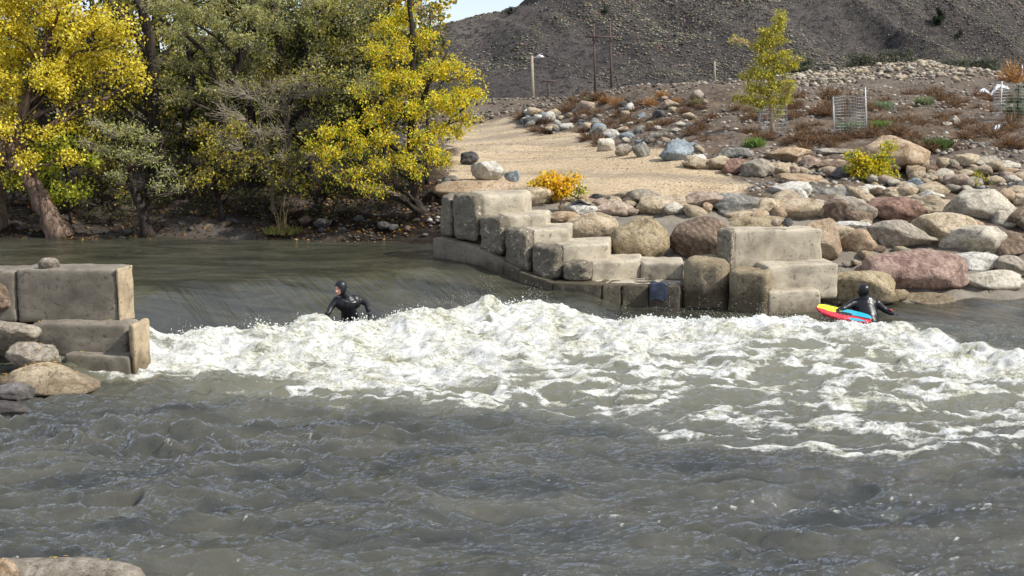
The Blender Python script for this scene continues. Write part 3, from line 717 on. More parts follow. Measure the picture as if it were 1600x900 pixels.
# many smaller rocks: shared meshes
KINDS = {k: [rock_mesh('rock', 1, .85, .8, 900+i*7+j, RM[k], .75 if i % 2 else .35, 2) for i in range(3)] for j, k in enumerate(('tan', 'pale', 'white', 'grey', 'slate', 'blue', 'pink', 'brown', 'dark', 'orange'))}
def scatter(n, region, sizes, kinds, label, group, seed, flat=.6, lift=.25):
    r = random.Random(seed); placed = 0; tries = 0
    while placed < n and tries < n*40:
        tries += 1
        px, py = region(r)
        if px is None: continue
        p = hit(px, py); s = r.uniform(*sizes)**1.0; w = s*p.y/F*1.0
        if path_mask(np.array([p.x]), np.array([p.y]))[0] > .5: continue
        o = link('rock', r.choice(KINDS[r.choice(kinds)]), None, (p.x, p.y, p.z+w*flat*lift), (r.uniform(-.3, .3), r.uniform(-.3, .3), r.uniform(0, 6.28)))
        o.scale = (w*r.uniform(.9, 1.2), w*r.uniform(.8, 1.1), w*flat*r.uniform(.8, 1.3))
        tag(o, label, 'rock', group); placed += 1
def reg(x0, x1, topf, botf):
    def f(r):
        px = r.uniform(x0, x1); a, b_ = topf(px), botf(px)
        return (px, r.uniform(a, b_)) if b_ > a else (None, None)
    return f
I = lambda xs, ys: (lambda p: float(np.interp(p, xs, ys)))
scatter(84, reg(822, 1110, I([820,900,1000,1110],[186,172,160,150]), I([820,1050,1110],[203,256,262])), (9, 27), ('pale','grey','slate','blue','tan','white','dark','pink'), 'angular grey or tan rock in the riprap on the mound beyond the path', 'riprap rocks on the mound', 1, .75)
scatter(45, reg(1240, 1525, I([1240,1330,1440,1525],[118,103,95,116]), I([1240,1440,1525],[130,128,130])), (7, 16), ('pale','tan','tan','grey'), 'pale broken stone on top of the far rubble berm', 'pale stones of the far berm', 2, .7)
scatter(75, reg(1250, 1600, I([1250,1600],[262,262]), I([1250,1600],[304,304])), (15, 33), ('tan','pale','tan','pink','grey','brown','orange'), 'fist to head sized rock in the fill behind the big boulders', 'smaller rocks behind the boulders', 3, .7)
scatter(22, reg(870, 1230, I([870,1230],[312,306]), I([870,1230],[330,336])), (10, 22), ('tan','pale','grey','pink','white'), 'small rock wedged between the boulders below the path', 'small rocks below the path', 4, .6)
scatter(18, reg(690, 745, I([690,745],[285,258]), I([690,745],[302,282])), (10, 22), ('dark','grey','brown','slate'), 'dark rock on the slope under the yellow tree', 'dark rocks under the yellow tree', 5, .7)
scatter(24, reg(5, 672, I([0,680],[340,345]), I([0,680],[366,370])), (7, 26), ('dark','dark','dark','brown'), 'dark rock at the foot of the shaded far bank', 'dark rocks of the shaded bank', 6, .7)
scatter(12, reg(1320, 1590, I([1320,1590],[395,385]), I([1320,1590],[420,400])), (14, 30), ('tan','grey','brown'), 'small rock in the gaps between the waterside boulders', 'small waterside rocks', 7, .6)
scatter(34, reg(880, 1345, I([880,1345],[300,300]), I([880,1345],[334,346])), (26, 50), ('tan','pale','orange','tan','grey','pink'), 'boulder packed between the named ones', 'boulders packed below the path', 8, .6, .12)
scatter(24, reg(1315, 1600, I([1315,1600],[300,300]), I([1315,1600],[392,372])), (30, 58), ('tan','pale','orange','brown','tan'), 'boulder packed between the named ones', 'boulders packed on the right bank', 9, .6, .12)
# gravel and rubble nobody could count
def rubble(name, label, regions, n, sizes, pal, seed):
    rs = np.random.RandomState(seed); P = []; S = []; C = []
    for (x0, x1, y0, y1), frac in regions:
        m_ = int(n*frac); xx = rs.uniform(x0, x1, m_); yy = rs.uniform(y0, y1, m_)
        ok = path_mask(xx, yy) < .4; xx, yy = xx[ok], yy[ok]
        zz = ground_z(xx, yy)+fbm2(xx*1.1, yy*1.1, 5, 3)*.10
        ok = zz > .35; xx, yy, zz = xx[ok], yy[ok], zz[ok]
        ok = fbm2(xx*.5, yy*.5, 3, seed) > rs.uniform(-.8, .5, len(xx)); xx, yy, zz = xx[ok], yy[ok], zz[ok]
        s = rs.uniform(*sizes, len(xx))*(.6+.4*rs.rand(len(xx)))
        P.append(np.stack([xx, yy, zz+s*.2], -1)); S.append(np.stack([s, s*.8, s*.6], -1)); C.append(np.array(pal)[rs.randint(0, len(pal), len(xx))]*rs.uniform(.7, 1.2, (len(xx), 1)))
    V, Fc, cc = blobs(np.concatenate(P), np.concatenate(S), 1, seed, .28, np.concatenate(C))
    return tag(link(name, mesh(name, V, Fc, [TINT], False, cc)), label, 'rubble', kind='stuff')
rubble('rubble', 'loose stones scattered over the brown banks', [((-2, 20, 28.5, 36), .35), ((2, 26, 34, 62), .65)], 11000, (.03, .11), [(.33,.29,.23),(.24,.23,.21),(.42,.38,.32),(.17,.15,.13),(.30,.22,.16),(.10,.09,.08)], 21)
rubble('far_rubble', 'pale broken stones and dirt of the far berm and mound', [((13, 26, 57, 66), .5), ((13, 26, 57, 66), .2)], 7000, (.05, .17), [(.33,.28,.21),(.25,.21,.16),(.40,.35,.27),(.16,.125,.09)], 23)
def path_stones():
    rs = np.random.RandomState(31); xx = rs.uniform(-2.5, 6, 6000); yy = rs.uniform(29, 50, 6000); ok = path_mask(xx, yy) > .6; ok &= fbm2(xx*.7, yy*.5, 3, 33) > rs.uniform(-.6, .7, 6000); xx, yy = xx[ok], yy[ok]
    zz = ground_z(xx, yy)+fbm2(xx*5, yy*5, 3, 9)*.035*.25+fbm2(xx*.5, yy*.5, 3, 30)*.04; s = rs.uniform(.008, .03, len(xx))
    V, Fc, cc = blobs(np.stack([xx, yy, zz+s*.3], -1), np.stack([s, s, s*.6], -1), 0, 32, .3, np.array([(.30,.23,.15),(.62,.55,.43),(.20,.15,.1),(.45,.36,.24),(.5,.33,.1)])[rs.randint(0, 5, len(xx))])
    tag(link('path_gravel', mesh('path_gravel', V, Fc, [TINT], False, cc)), 'loose stones and leaf bits on the gravel path', 'gravel', kind='stuff')
path_stones()
rubble('slope_rubble', 'dark scree and dirt clods on the slope beyond the end of the path', [((-10, 15, 50, 78), 1)], 5500, (.05, .15), [(.13,.105,.08),(.20,.17,.13),(.08,.065,.05),(.30,.26,.2)], 24)
rubble('bank_pebbles', 'pebbles and litter along the shaded bank', [((-14, -1.5, 28.8, 31.5), 1)], 3500, (.02, .07), [(.06,.045,.03),(.12,.07,.03),(.04,.035,.03),(.22,.13,.05),(.10,.095,.085)], 22)

# ------------------------------------------------------------------ concrete blocks
def rbox_mesh(corners, z0, z1, r, m, seed, nseg=11, amp=.02, zt=None):
    """rounded block over a plan quad (front-left, front-right, back-right, back-left), heights z0..z1"""
    c = np.array([(p[0], p[1]) for p in corners], float)
    hx = (np.linalg.norm(c[1]-c[0])+np.linalg.norm(c[2]-c[3]))/4; hy = (np.linalg.norm(c[3]-c[0])+np.linalg.norm(c[2]-c[1]))/4; hz = (z1-z0)/2
    H = np.array([hx, hy, hz]); r = min(r, hx*.9, hy*.9, hz*.9)
    def ax(h):
        e = [-h, -h+r*.15, -h+r*.5, -h+r]; return np.array(e+list(np.linspace(-h+r, h-r, nseg+2)[1:-1])+[h-r, h-r*.5, h-r*.15, h])
    A = [ax(h) for h in H]; V = []; idx = {}; Fc = []
    def vid(p):
        k = tuple(np.round(p, 5))
        if k not in idx: idx[k] = len(V); V.append(p)
        return idx[k]
    for a in range(3):
        u, w = (a+1) % 3, (a+2) % 3
        for sgn in (-1, 1):
            for i in range(len(A[u])-1):
                for j in range(len(A[w])-1):
                    q = []
                    for (di, dj) in ((0, 0), (1, 0), (1, 1), (0, 1)):
                        p = np.zeros(3); p[a] = sgn*H[a]; p[u] = A[u][i+di]; p[w] = A[w][j+dj]; q.append(vid(p))
                    Fc.append(q if sgn > 0 else q[::-1])
    V = np.array(V); inner = np.clip(V, -(H-r), H-r); dv = V-inner; ln = np.linalg.norm(dv, axis=1, keepdims=True)
    V = inner+dv/np.maximum(ln, 1e-9)*r
    s = (V[:, 0]/hx+1)/2; t = (V[:, 1]/hy+1)/2; zz = (V[:, 2]/hz+1)/2
    P = (c[0]*((1-s)*(1-t))[:, None]+c[1]*(s*(1-t))[:, None]+c[2]*(s*t)[:, None]+c[3]*((1-s)*t)[:, None])
    ztop = z1 if zt is None else z1+(zt[0]*(1-s)+zt[1]*s)
    W = np.stack([P[:, 0], P[:, 1], z0+(ztop-z0)*zz], -1)
    nrm = V/H; nrm /= np.linalg.norm(nrm, axis=1, keepdims=True)
    W = W+nrm*(amp*vn3(W*2.3, seed)+amp*.6*vn3(W*6, seed+1)+amp*.5*vn3(W*14, seed+2)-.012*np.maximum(0, vn3(W*8+5, seed+3)-.35)*3)[:, None]
    return W, Fc
bseed = [0]
def block(parent, corners, z0, z1, m, r=.07, name='concrete_block', label=None, zt=None, amp=.018):
    bseed[0] += 1
    W, Fc = rbox_mesh(corners, z0, z1, r, m, bseed[0], zt=zt, amp=amp)
    o = link(name, mesh(name, W-np.array(parent.location), Fc, [m], True), parent)
    if label: o['label'] = label
    return o
v2 = lambda p: np.array([p[0], p[1]])
# left stepped pier
LP = thing('stepped_pier', 'stepped concrete block pier at the left end of the wave', 'concrete pier', (-6, 18, 0))
rt = np.array([.994, -.105]); bk = np.array([.105, .994])        # along the front / into the bank
def Lc(px, py, Y): return v2(at(px, py, Y))
def lblock(pxl, pxr, Y, ytop, ybot, depth, m, lab=None, cap=0, zt=None, r=.05):
    fr = Lc(pxr, ytop, Y); L = (pxr-pxl)/F*Y
    fl = fr-rt*L
    z1 = at(pxr, ytop, Y).z; z0 = at(pxr, ybot, Y).z
    return block(LP, [fl, fr, fr+bk*depth, fl+bk*depth], z0, z1, m, r, label=lab, zt=zt), fr, L, z0, z1
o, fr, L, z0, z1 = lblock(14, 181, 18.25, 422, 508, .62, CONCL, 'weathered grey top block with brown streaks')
block(LP, [fr+rt*.004, fr+rt*.03, fr+rt*.03+bk*.55, fr+rt*.004+bk*.55], z0, z1+.005, CONCB, .05, label='end face of the top block, sunlight put into its colour')  # thin slab over the top block's end; sunlight put into its paler colour
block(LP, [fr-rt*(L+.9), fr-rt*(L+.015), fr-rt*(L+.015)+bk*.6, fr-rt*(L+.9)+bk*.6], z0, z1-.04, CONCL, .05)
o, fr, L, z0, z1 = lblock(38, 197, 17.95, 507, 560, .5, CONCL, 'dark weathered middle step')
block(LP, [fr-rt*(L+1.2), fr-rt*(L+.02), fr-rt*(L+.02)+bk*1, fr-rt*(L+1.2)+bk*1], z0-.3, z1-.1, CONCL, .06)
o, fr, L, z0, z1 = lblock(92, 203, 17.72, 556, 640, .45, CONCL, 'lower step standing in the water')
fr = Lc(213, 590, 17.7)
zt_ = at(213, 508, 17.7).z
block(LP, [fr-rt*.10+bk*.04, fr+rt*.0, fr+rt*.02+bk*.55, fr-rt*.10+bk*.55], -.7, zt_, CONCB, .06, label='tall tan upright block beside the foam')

# right curved wall with steps
WX = [(660,26.6),(677,26.3),(703,25.9),(747,25.3),(786,24.8),(810,24.45),(837,24.15),(863,23.95),(915,23.75),(940,23.7),(1013,23.6),(1063,23.45),(1137,23.15),(1200,22.75),(1215,22.75)]
wY = lambda px: float(np.interp(px, [a for a, _ in WX], [b for _, b in WX]))
def Wp(px, py, off=0.0):
    Yv = wY(px)+off; return at(px, py, Yv)
nin = np.array([.42, .907])
CW = thing('stepped_wall', 'curved stepped concrete wall on the far side of the wave', 'concrete wall', (1, 25, 0))
# lower dark band
band = [(677,693.7,372,373),(694,747.7,373,388),(748,786.7,389,408),(787,810,409,421),(811,863,424,441),(864,939,441,444),(941,970,444,445),(972,1012,445,446),(1014,1062,446,447)]
for a_, b_, ya, yb in band:
    A, B = Wp(a_-.4, ya, -.10), Wp(b_+.6, yb, -.10)
    za, zb = A.z, B.z
    A2, B2 = v2(A), v2(B)
    block(CW, [A2, B2, B2+nin*1.0, A2+nin*1.0], -.7, za, CONCD, .028, label='dark wet foundation block' if a_ < 800 else None, zt=(0, zb-za), amp=.016)
# textured upright blocks and the treads behind them
steps = [(684,704,307,373,None),(705,743,304,379,(756,822,304,337)),(745,784,337,400,(796,852,335,360)),(785,825,359,423,(836,888,357,384)),
         (827,872,384,436,(879,951,381,413)),(876,917,412,441,(927,1000,405,441))]
for i, (a_, b_, yt, yb, sl_) in enumerate(steps):
    A, B = Wp(a_, yt, .06), Wp(b_, yt, .06)
    zt_ = (A.z+B.z)/2; zb_ = Wp((a_+b_)/2, yb, .06).z+.06
    A2, B2 = v2(A)+nin*.03+np.array([.012, 0]), v2(B)+nin*.03-np.array([.012, 0])
    dpt = .42 if i else .7
    block(CW, [A2, B2, B2+nin*dpt, A2+nin*dpt], zb_-.05, zt_, CONCT, min(.12, .26*(zt_-zb_)), name='textured_block', amp=.045)
    if sl_:
        c0, c1, yt2, yb2 = sl_
        S0 = B2+nin*.24; Yr = S0[1]+.12
        S1 = v2(at(c1, (yt2+yb2)/2, Yr+.25))
        z1_ = zt_-.012
        block(CW, [S0+np.array([-.35, .05]), S0, S1, S1+np.array([.1, 1.1])] if False else [S0, S1, S1+np.array([.15, 1.15]), S0+np.array([-.3, 1.15])], at((c0+c1)/2, yb2, Yr).z-.25, z1_, CONC, .05 if i > 1 else .12, name='smooth_step')
# landing and its back riser
A, B = Wp(925, 441, .12), Wp(1064, 444, .12)
block(CW, [v2(A), v2(B), v2(B)+np.array([.2, 1.3]), v2(A)+np.array([.4, 1.3])], -.3, A.z+.0, CONC, .04, name='landing_slab')
A, B = at(1002, 410, 24.35), at(1068, 408, 24.25)
block(CW, [v2(A), v2(B), v2(B)+np.array([.1, .9]), v2(A)+np.array([0, .9])], .2, A.z, CONC, .06, name='smooth_step')
# grout apron that carries the boulders
A, B = at(860, 360, 25.6), at(1150, 360, 25.3)
# right bench
BN = thing('stepped_bench', 'bench shaped concrete block steps beside the right bank boulders', 'concrete bench', (5, 23.5, 0))
fn_ = np.array([.905, .425]) * 0
fdir = np.array([.97, .24]); fdir /= np.linalg.norm(fdir); fback = np.array([-fdir[1], fdir[0]])
def bb(pxa, pxb, pya, pyb, Ya, Yb, depth, m, name='concrete_block', r=.08, lab=None, zlow=None, amp=.025, back=nin):
    A, B = at(pxa, pya, Ya), at(pxb, pya, Yb)
    z1_ = (A.z+B.z)/2; z0_ = at((pxa+pxb)/2, pyb, (Ya+Yb)/2).z if zlow is None else zlow
    A2, B2 = v2(A), v2(B)
    return block(BN, [A2, B2, B2+back*depth, A2+back*depth], z0_, z1_, m, r, name=name, label=lab, amp=amp)
bb(1064, 1136, 404, 490, 23.42, 23.12, .75, CONCS, 'textured_block', .2, 'rounded brown block standing in the foam', -.7)
bb(1137, 1199, 424, 500, 23.0, 22.62, .62, CONCS, 'textured_block', .10, 'dark algae covered block standing in the foam', -.7)
bb(1119, 1146, 358, 430, 23.55, 23.30, .42, CONCT, 'textured_block', .09)
A = at(1148, 358, 23.36)
bb(1148, 1286, 359, 422, 23.46, 23.80, .62, CONC, 'bench_back', .05, 'long smooth upright block of the bench', back=fback)
bb(1200, 1312, 413, 470, 22.98, 23.35, 1.0, CONC, 'bench_seat', .06, 'smooth seat step', back=fback)
bb(1201, 1284, 454, 500, 22.72, 22.98, 1.2, CONC, 'lower_step', .06, None, -.7, back=fback)
# stones placed on the concrete
def stone(px0, py0, px1, py1, Y, m, lab, ang=.15):
    w = (px1-px0)/F*Y; h = (py1-py0)/F*Y; seedc[0] += 1
    c = at((px0+px1)/2, (py0+py1)/2, Y)
    return tag(link('stone', rock_mesh('stone', w, w*.8, h, seedc[0], RM[m], ang, 3), None, c), lab, 'stone')
stone(60, 402, 93, 424, 18.5, 'grey', 'round grey stone balanced on the left pier')
stone(1204, 341, 1224, 354, 23.8, 'pink', 'brown round pebble on the bench back')
stone(1223, 340, 1240, 354.5, 23.75, 'dark', 'black pebble beside the brown one on the bench back', .4)
#@@P2_END
# ------------------------------------------------------------------ trees and plants
YEL = [((.80,.68,.07), 5), ((.74,.58,.05), 3), ((.84,.76,.18), 3), ((.52,.50,.07), 2), ((.40,.27,.05), 1)]
YGR = [((.60,.52,.06), 4), ((.40,.42,.06), 3), ((.24,.32,.05), 3), ((.68,.56,.08), 3), ((.14,.22,.04), 1)]
OLV = [((.30,.31,.08), 4), ((.46,.43,.10), 3), ((.16,.18,.06), 3), ((.55,.46,.09), 2)]
SAG = [((.33,.34,.15), 4), ((.47,.46,.22), 3), ((.20,.22,.08), 3), ((.60,.53,.13), 2)]
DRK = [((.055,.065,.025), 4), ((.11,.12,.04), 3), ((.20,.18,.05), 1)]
GLD = [((.62,.46,.07), 4), ((.30,.27,.07), 3), ((.18,.20,.06), 3)]
ORG = [((.85,.52,.04), 4), ((.78,.55,.06), 3), ((.55,.50,.10), 1)]
def leaves(P, D, size, pal, rs, slim=.55):
    n = len(P)
    if D is None: D = rs.normal(size=(n, 3))
    ax = D+rs.normal(scale=.8, size=(n, 3)); ax[:, 2] -= .35; ax /= np.linalg.norm(ax, axis=1, keepdims=True)
    nr = rs.normal(size=(n, 3)); nr[:, 2] += .5; sd_ = np.cross(ax, nr); sd_ /= np.linalg.norm(sd_, axis=1, keepdims=True)+1e-9
    s = size*rs.uniform(.55, 1.25, n)[:, None]
    V = np.stack([P, P+ax*s*.5+sd_*s*slim*.5, P+ax*s, P+ax*s*.5-sd_*s*slim*.5], 1).reshape(-1, 3)
    Fc = np.arange(n*4).reshape(-1, 4)
    pc = np.array([c for c, _ in pal]); w_ = np.array([w for _, w in pal], float); w_ /= w_.sum()
    c = pc[rs.choice(len(pc), n, p=w_)]*rs.uniform(.75, 1.2, (n, 1))
    return V, Fc, np.repeat(c, 4, 0)
def wander(a, b, k, amp, r, sag=0):
    pts = []
    for i in range(k+1):
        t = i/k; p = a.lerp(b, t); e = math.sin(math.pi*t)
        pts.append(p+Vector((r.gauss(0, 1), r.gauss(0, 1), r.gauss(0, .6)))*amp*(e if i < k else 0)+Vector((0, 0, sag*e)))
    return pts
def tree(name, label, cat, trunks, clumps, pal, nl, lsize, seed, bark=BARK, twig=TWIGD, tw=26, slim=.55, group=None, flat=.8, pals=None, base=None, limb_r=.35):
    """trunks: list of (points, r0, r1). clumps: (x,y,z,r[,palette])"""
    r = random.Random(seed); rs = np.random.RandomState(seed)
    bp = Vector(trunks[0][0][0]) if base is None else base
    root = thing(name, label, cat, bp, group)
    allp = []
    for pts, r0, r1 in trunks:
        pts = [Vector(p) for p in pts]; fine = []
        for i in range(len(pts)-1):
            for k in range(5): fine.append(pts[i].lerp(pts[i+1], k/5)+Vector((r.gauss(0, 1), r.gauss(0, 1), 0))*r0*.10)
        fine.append(pts[-1]); nn_ = len(fine)
        rad = [(r0+(r1-r0)*(i/(nn_-1)))*(1+.6*max(0, 1-i/2.5)*(r0 > .08))*r.uniform(.93, 1.07) for i in range(nn_)]
        mb = MB(); mb.tube(fine, rad, 10 if r0 > .06 else 6); mb.build('trunk', bark, root)
        allp += [(p, rad[i]) for i, p in enumerate(fine)]
    LPp, LD, LC = [], [], []; twm = MB()
    Vl, Fl, Cl = [], [], []; off = 0
    for ci, cl in enumerate(clumps):
        c = Vector(cl[:3]); R = cl[3]; pl = cl[4] if len(cl) > 4 else pal
        best = min(allp, key=lambda q: (abs(q[0].z-(c.z-.55*math.hypot(c.x-q[0].x, c.y-q[0].y)))+.25*(q[0]-c).length))
        pts = wander(best[0], c, 6, (c-best[0]).length*.035, r, (c-best[0]).length*.08)
        rr = min(best[1]*limb_r*1.4, .02+.022*(c-best[0]).length)
        mb = MB(); mb.tube(pts, [rr*(1-.75*i/6) for i in range(7)], 6 if rr > .02 else 4); mb.build('limb', bark, root)
        P, D = [], []
        for k in range(tw):
            s0 = pts[r.choice((3, 4, 4, 5, 5, 6, 6))]
            v = Vector((r.gauss(0, 1), r.gauss(0, 1), r.gauss(0, 1))).normalized()*R*r.uniform(.55, 1.08); v.z *= flat
            e = c+v
            q = wander(s0, e, 4, (e-s0).length*.06, r, -.04*(e-s0).length)
            twm.tube(q, [.009+.002*R, .008, .006, .004, .002], 3, False)
            for _ in range(max(1, int(nl*R*R/tw*(r.uniform(.3, 1.7))))):
                t = r.uniform(.25, 1.0)*4; i = min(3, int(t)); p = q[i].lerp(q[i+1], t-i)
                P.append(p+Vector((r.gauss(0, 1), r.gauss(0, 1), r.gauss(0, 1)))*.055*(1+R*.5)); D.append(v)
        if P and nl > 0:
            V, Fc, C = leaves(np.array(P), np.array(D)/R*.6, lsize, pl, rs, slim)
            Vl.append(V); Fl.append(Fc+off); Cl.append(C); off += len(V)
    twm.build('twigs', twig, root)['kind'] = 'stuff'
    if Vl:
        o = link('crown', mesh('crown', np.concatenate(Vl)-np.array(bp), np.concatenate(Fl), [LEAF], False, np.concatenate(Cl)), root); o['kind'] = 'stuff'
    return root
def cl(px, py, rpx, Y, pal=None, dY=0, rs=rnd):
    v = at(px, py, Y+dY); r_ = rpx*Y/F
    return (*v, r_, pal) if pal else (*v, r_)
def G(px, Y, dz=-.05):
    x = (px-800)/F*Y*1.01; return (x, Y, gz(x, Y)+dz)
def P_(px, py, Y): return tuple(at(px, py, Y))
def fillc(x0, y0, x1, y1, n, r0, r1, Y, seed, dY=.9, pals=None):
    r = random.Random(seed); out = []; pts = []
    for i in range(n):
        bp_ = None
        for _ in range(14):
            q = (r.uniform(x0, x1), r.uniform(y0, y1))
            dd = min([((q[0]-p[0])**2+(q[1]-p[1])**2) for p in pts] or [1e9])
            if bp_ is None or dd > bp_[1]: bp_ = (q, dd)
        pts.append(bp_[0]); yy = Y+r.uniform(-dY, dY)
        c = cl(bp_[0][0], bp_[0][1], r.uniform(r0, r1), yy)
        if pals: c = c+(r.choice(pals),)
        out.append(c)
    return out
# 1 bright yellow cottonwood at the far left (leaning trunk)
tree('cottonwood_tree', 'bright yellow cottonwood with a thick leaning trunk at the far left', 'tree',
     [([G(98, 29.7), P_(60,305,29.8), P_(20,250,29.9), P_(-20,190,30.1), P_(-60,80,30.3), P_(-90,-60,30.5)], .24, .13), ([P_(15,243,29.9), P_(45,150,30.3), P_(75,60,30.6), P_(90,-60,31)], .16, .06)],
     fillc(-40, -30, 190, 120, 24, 30, 46, 30.2, 1)+fillc(-40, 110, 120, 250, 12, 24, 36, 29.8, 2)+[cl(215,100,28,30), cl(200,60,30,30), cl(225,130,22,30), cl(170,160,20,30), cl(20,280,26,29.7,YGR)], YEL, 3000, .066, 11, bark=BARKR, slim=.85, tw=24)
tree('cottonwood_tree', 'second thick leaning trunk at the left frame edge with few yellow leaves', 'tree',
     [([G(-4, 30.3), P_(-2,300,30.3), P_(-12,200,30.4), P_(-20,0,30.6)], .26, .12)], [cl(-30,60,30,30.6), cl(5,150,26,30.6), cl(-20,250,26,30.2)], YEL, 900, .085, 12, bark=BARK, slim=.85)
# 2 dark forked tree
tree('forked_tree', 'dark forked tree trunk rising behind the yellow cottonwood', 'tree',
     [([G(243, 32.5), P_(240,240,32.5), P_(238,150,32.5), P_(236,60,32.6), P_(215,0,32.8), P_(200,-80,33)], .21, .08), ([P_(237,90,32.6), P_(200,40,32.6), P_(170,0,32.6), P_(150,-60,33)], .11, .05), ([P_(237,130,32.5), P_(190,110,32.4), P_(130,50,32.3), P_(95,5,32.3)], .08, .03)],
     fillc(120, -30, 270, 180, 14, 26, 40, 33.2, 3), GLD, 600, .08, 13, bark=BARKD, slim=.7)
# 3 silvery green willow
tree('willow_tree', 'grey green willow with dark arching limbs, second crown from the left', 'tree',
     [([G(330, 32.2), P_(335,250,32), P_(350,150,31.8), P_(385,70,31.6), P_(400,-20,31.6)], .17, .07), ([P_(350,150,31.8), P_(320,80,31.5), P_(280,45,31.3), P_(250,30,31.3)], .07, .03), ([P_(375,90,31.7), P_(335,55,31.4), P_(300,35,31.2)], .06, .02)],
     fillc(255, 10, 395, 150, 20, 22, 34, 31.4, 4)+fillc(240, -30, 400, 20, 7, 26, 34, 31.6, 5), SAG, 2400, .08, 14, bark=BARKD, twig=TWIG, slim=.3, flat=.55, tw=26)
# 4 small sage coloured tree leaning
tree('riverside_tree', 'small pale sage green tree leaning over the dark bank at left', 'tree',
     [([G(234, 29.8), P_(218,320,29.7), P_(200,280,29.6), P_(190,240,29.6)], .12, .06)],
     [cl(175,205,26,29.6), cl(205,200,26,29.4), cl(235,215,24,29.4), cl(160,235,24,29.5), cl(200,240,28,29.3), cl(240,245,24,29.3), cl(265,265,22,29.2), cl(180,270,22,29.3), cl(245,290,18,29.0), cl(130,220,18,29.6), cl(150,190,18,29.7), cl(280,290,14,29.1)], SAG[:3]+[((.46,.48,.14), 6)], 2200, .07, 15, bark=BARKD, twig=TWIGP, slim=.4, flat=.6, tw=26)
# 5 yellow green bush low left
tree('yellow_bush', 'yellow green bush beside the leaning cottonwood trunk', 'bush',
     [([G(115, 30.6), P_(108,300,30.6), P_(100,250,30.6)], .05, .03)], fillc(65, 215, 150, 310, 12, 18, 26, 30.4, 6), [((.62,.58,.06), 3), ((.42,.46,.06), 3), ((.22,.30,.05), 2)], 2200, .08, 16, bark=BARKD, slim=.75)
tree('golden_bush', 'golden brown bush behind the sage green tree', 'bush',
     [([G(165, 31.6), P_(160,300,31.6), P_(150,250,31.6)], .05, .03)], fillc(110, 200, 210, 300, 10, 20, 30, 31.5, 7), GLD, 1200, .075, 17, bark=BARKD, slim=.6)
# 6 big olive tree in the middle
tree('olive_tree', 'tall olive leaved tree with bare pale twigs in the middle of the grove', 'tree',
     [([G(455, 33), P_(450,250,33), P_(440,120,32.8), P_(430,20,32.6), P_(425,-80,32.6)], .18, .08), ([P_(448,160,32.8), P_(480,90,32.6), P_(510,10,32.6)], .1, .04)],
     fillc(395, -20, 600, 130, 26, 24, 40, 32.4, 8, pals=[OLV, OLV, SAG, GLD]), OLV, 1900, .075, 18, bark=BARKD, twig=TWIGP, slim=.45, tw=26)
# 7 bare grey brush
tree('bare_shrub', 'bare silvery grey twiggy shrub between the willow and the yellow tree', 'shrub',
     [([G(430, 31), P_(425,300,30.9), P_(415,240,30.8), P_(405,190,30.8)], .06, .03), ([G(440, 31), P_(450,280,30.8), P_(445,200,30.6)], .05, .02)],
     fillc(345, 125, 500, 245, 16, 26, 38, 30.5, 9), OLV, 120, .05, 19, bark=TWIG, twig=TWIGM, tw=60)
# 8 the yellow box elder leaning to the right
tree('box_elder_tree', 'bright yellow green tree at the water edge beside the gravel path', 'tree',
     [([G(662, 29.6), P_(648,310,29.8), P_(641,250,29.8), P_(642,150,29.8), P_(645,60,29.8), P_(635,-50,29.8)], .11, .05), ([P_(642,200,29.8), P_(670,130,29.8), P_(700,80,29.9)], .06, .025), ([P_(642,250,29.8), P_(590,215,29.5), P_(530,220,29.2)], .05, .02), ([P_(643,230,29.8), P_(690,200,29.9), P_(735,160,30)], .05, .02)],
     [cl(*q) for q in [(600,40,26,29.8),(630,25,24,30),(585,80,26,29.6),(625,75,28,29.5),(665,60,22,29.8),(600,120,28,29.4),(640,125,28,29.4),(680,110,26,29.7),(710,100,22,29.8),(735,115,18,30),(745,145,20,30.1),(720,150,26,29.8),
       (685,155,26,29.5),(650,170,26,29.3),(610,165,24,29.3),(575,180,22,29.2),(545,200,22,29.1),(510,205,20,29),(490,230,18,29),(520,240,22,28.9),(560,225,22,29),(600,215,24,29.1),(735,185,20,30),(715,205,18,29.9),(690,200,24,29.6),
       (655,215,24,29.3),(630,250,22,29.1),(590,255,20,29),(555,265,18,28.9),(530,275,14,28.9),(680,240,22,29.4),(700,250,16,29.6),(655,268,18,29.2),(565,292,16,28.8),(590,295,12,28.8),(500,260,14,28.9),(705,165,24,29.7),(560,140,16,29.3)]],
     [((.80,.66,.06), 5), ((.74,.54,.05), 4), ((.55,.56,.07), 3), ((.28,.40,.05), 2)], 5000, .072, 20, bark=BARKD, twig=TWIG, slim=.5, tw=24)
tree('sage_sapling', 'thin grey green treetop above the yellow tree against the sky', 'tree',
     [([G(668, 32), P_(668,200,32), P_(670,100,32), P_(672,20,32)], .06, .02)], [cl(672,30,22,32), cl(690,50,14,32), cl(655,15,18,32), cl(640,50,18,32), cl(680,75,14,32)], SAG, 420, .07, 21, bark=BARKD, twig=TWIG, slim=.4, tw=30)
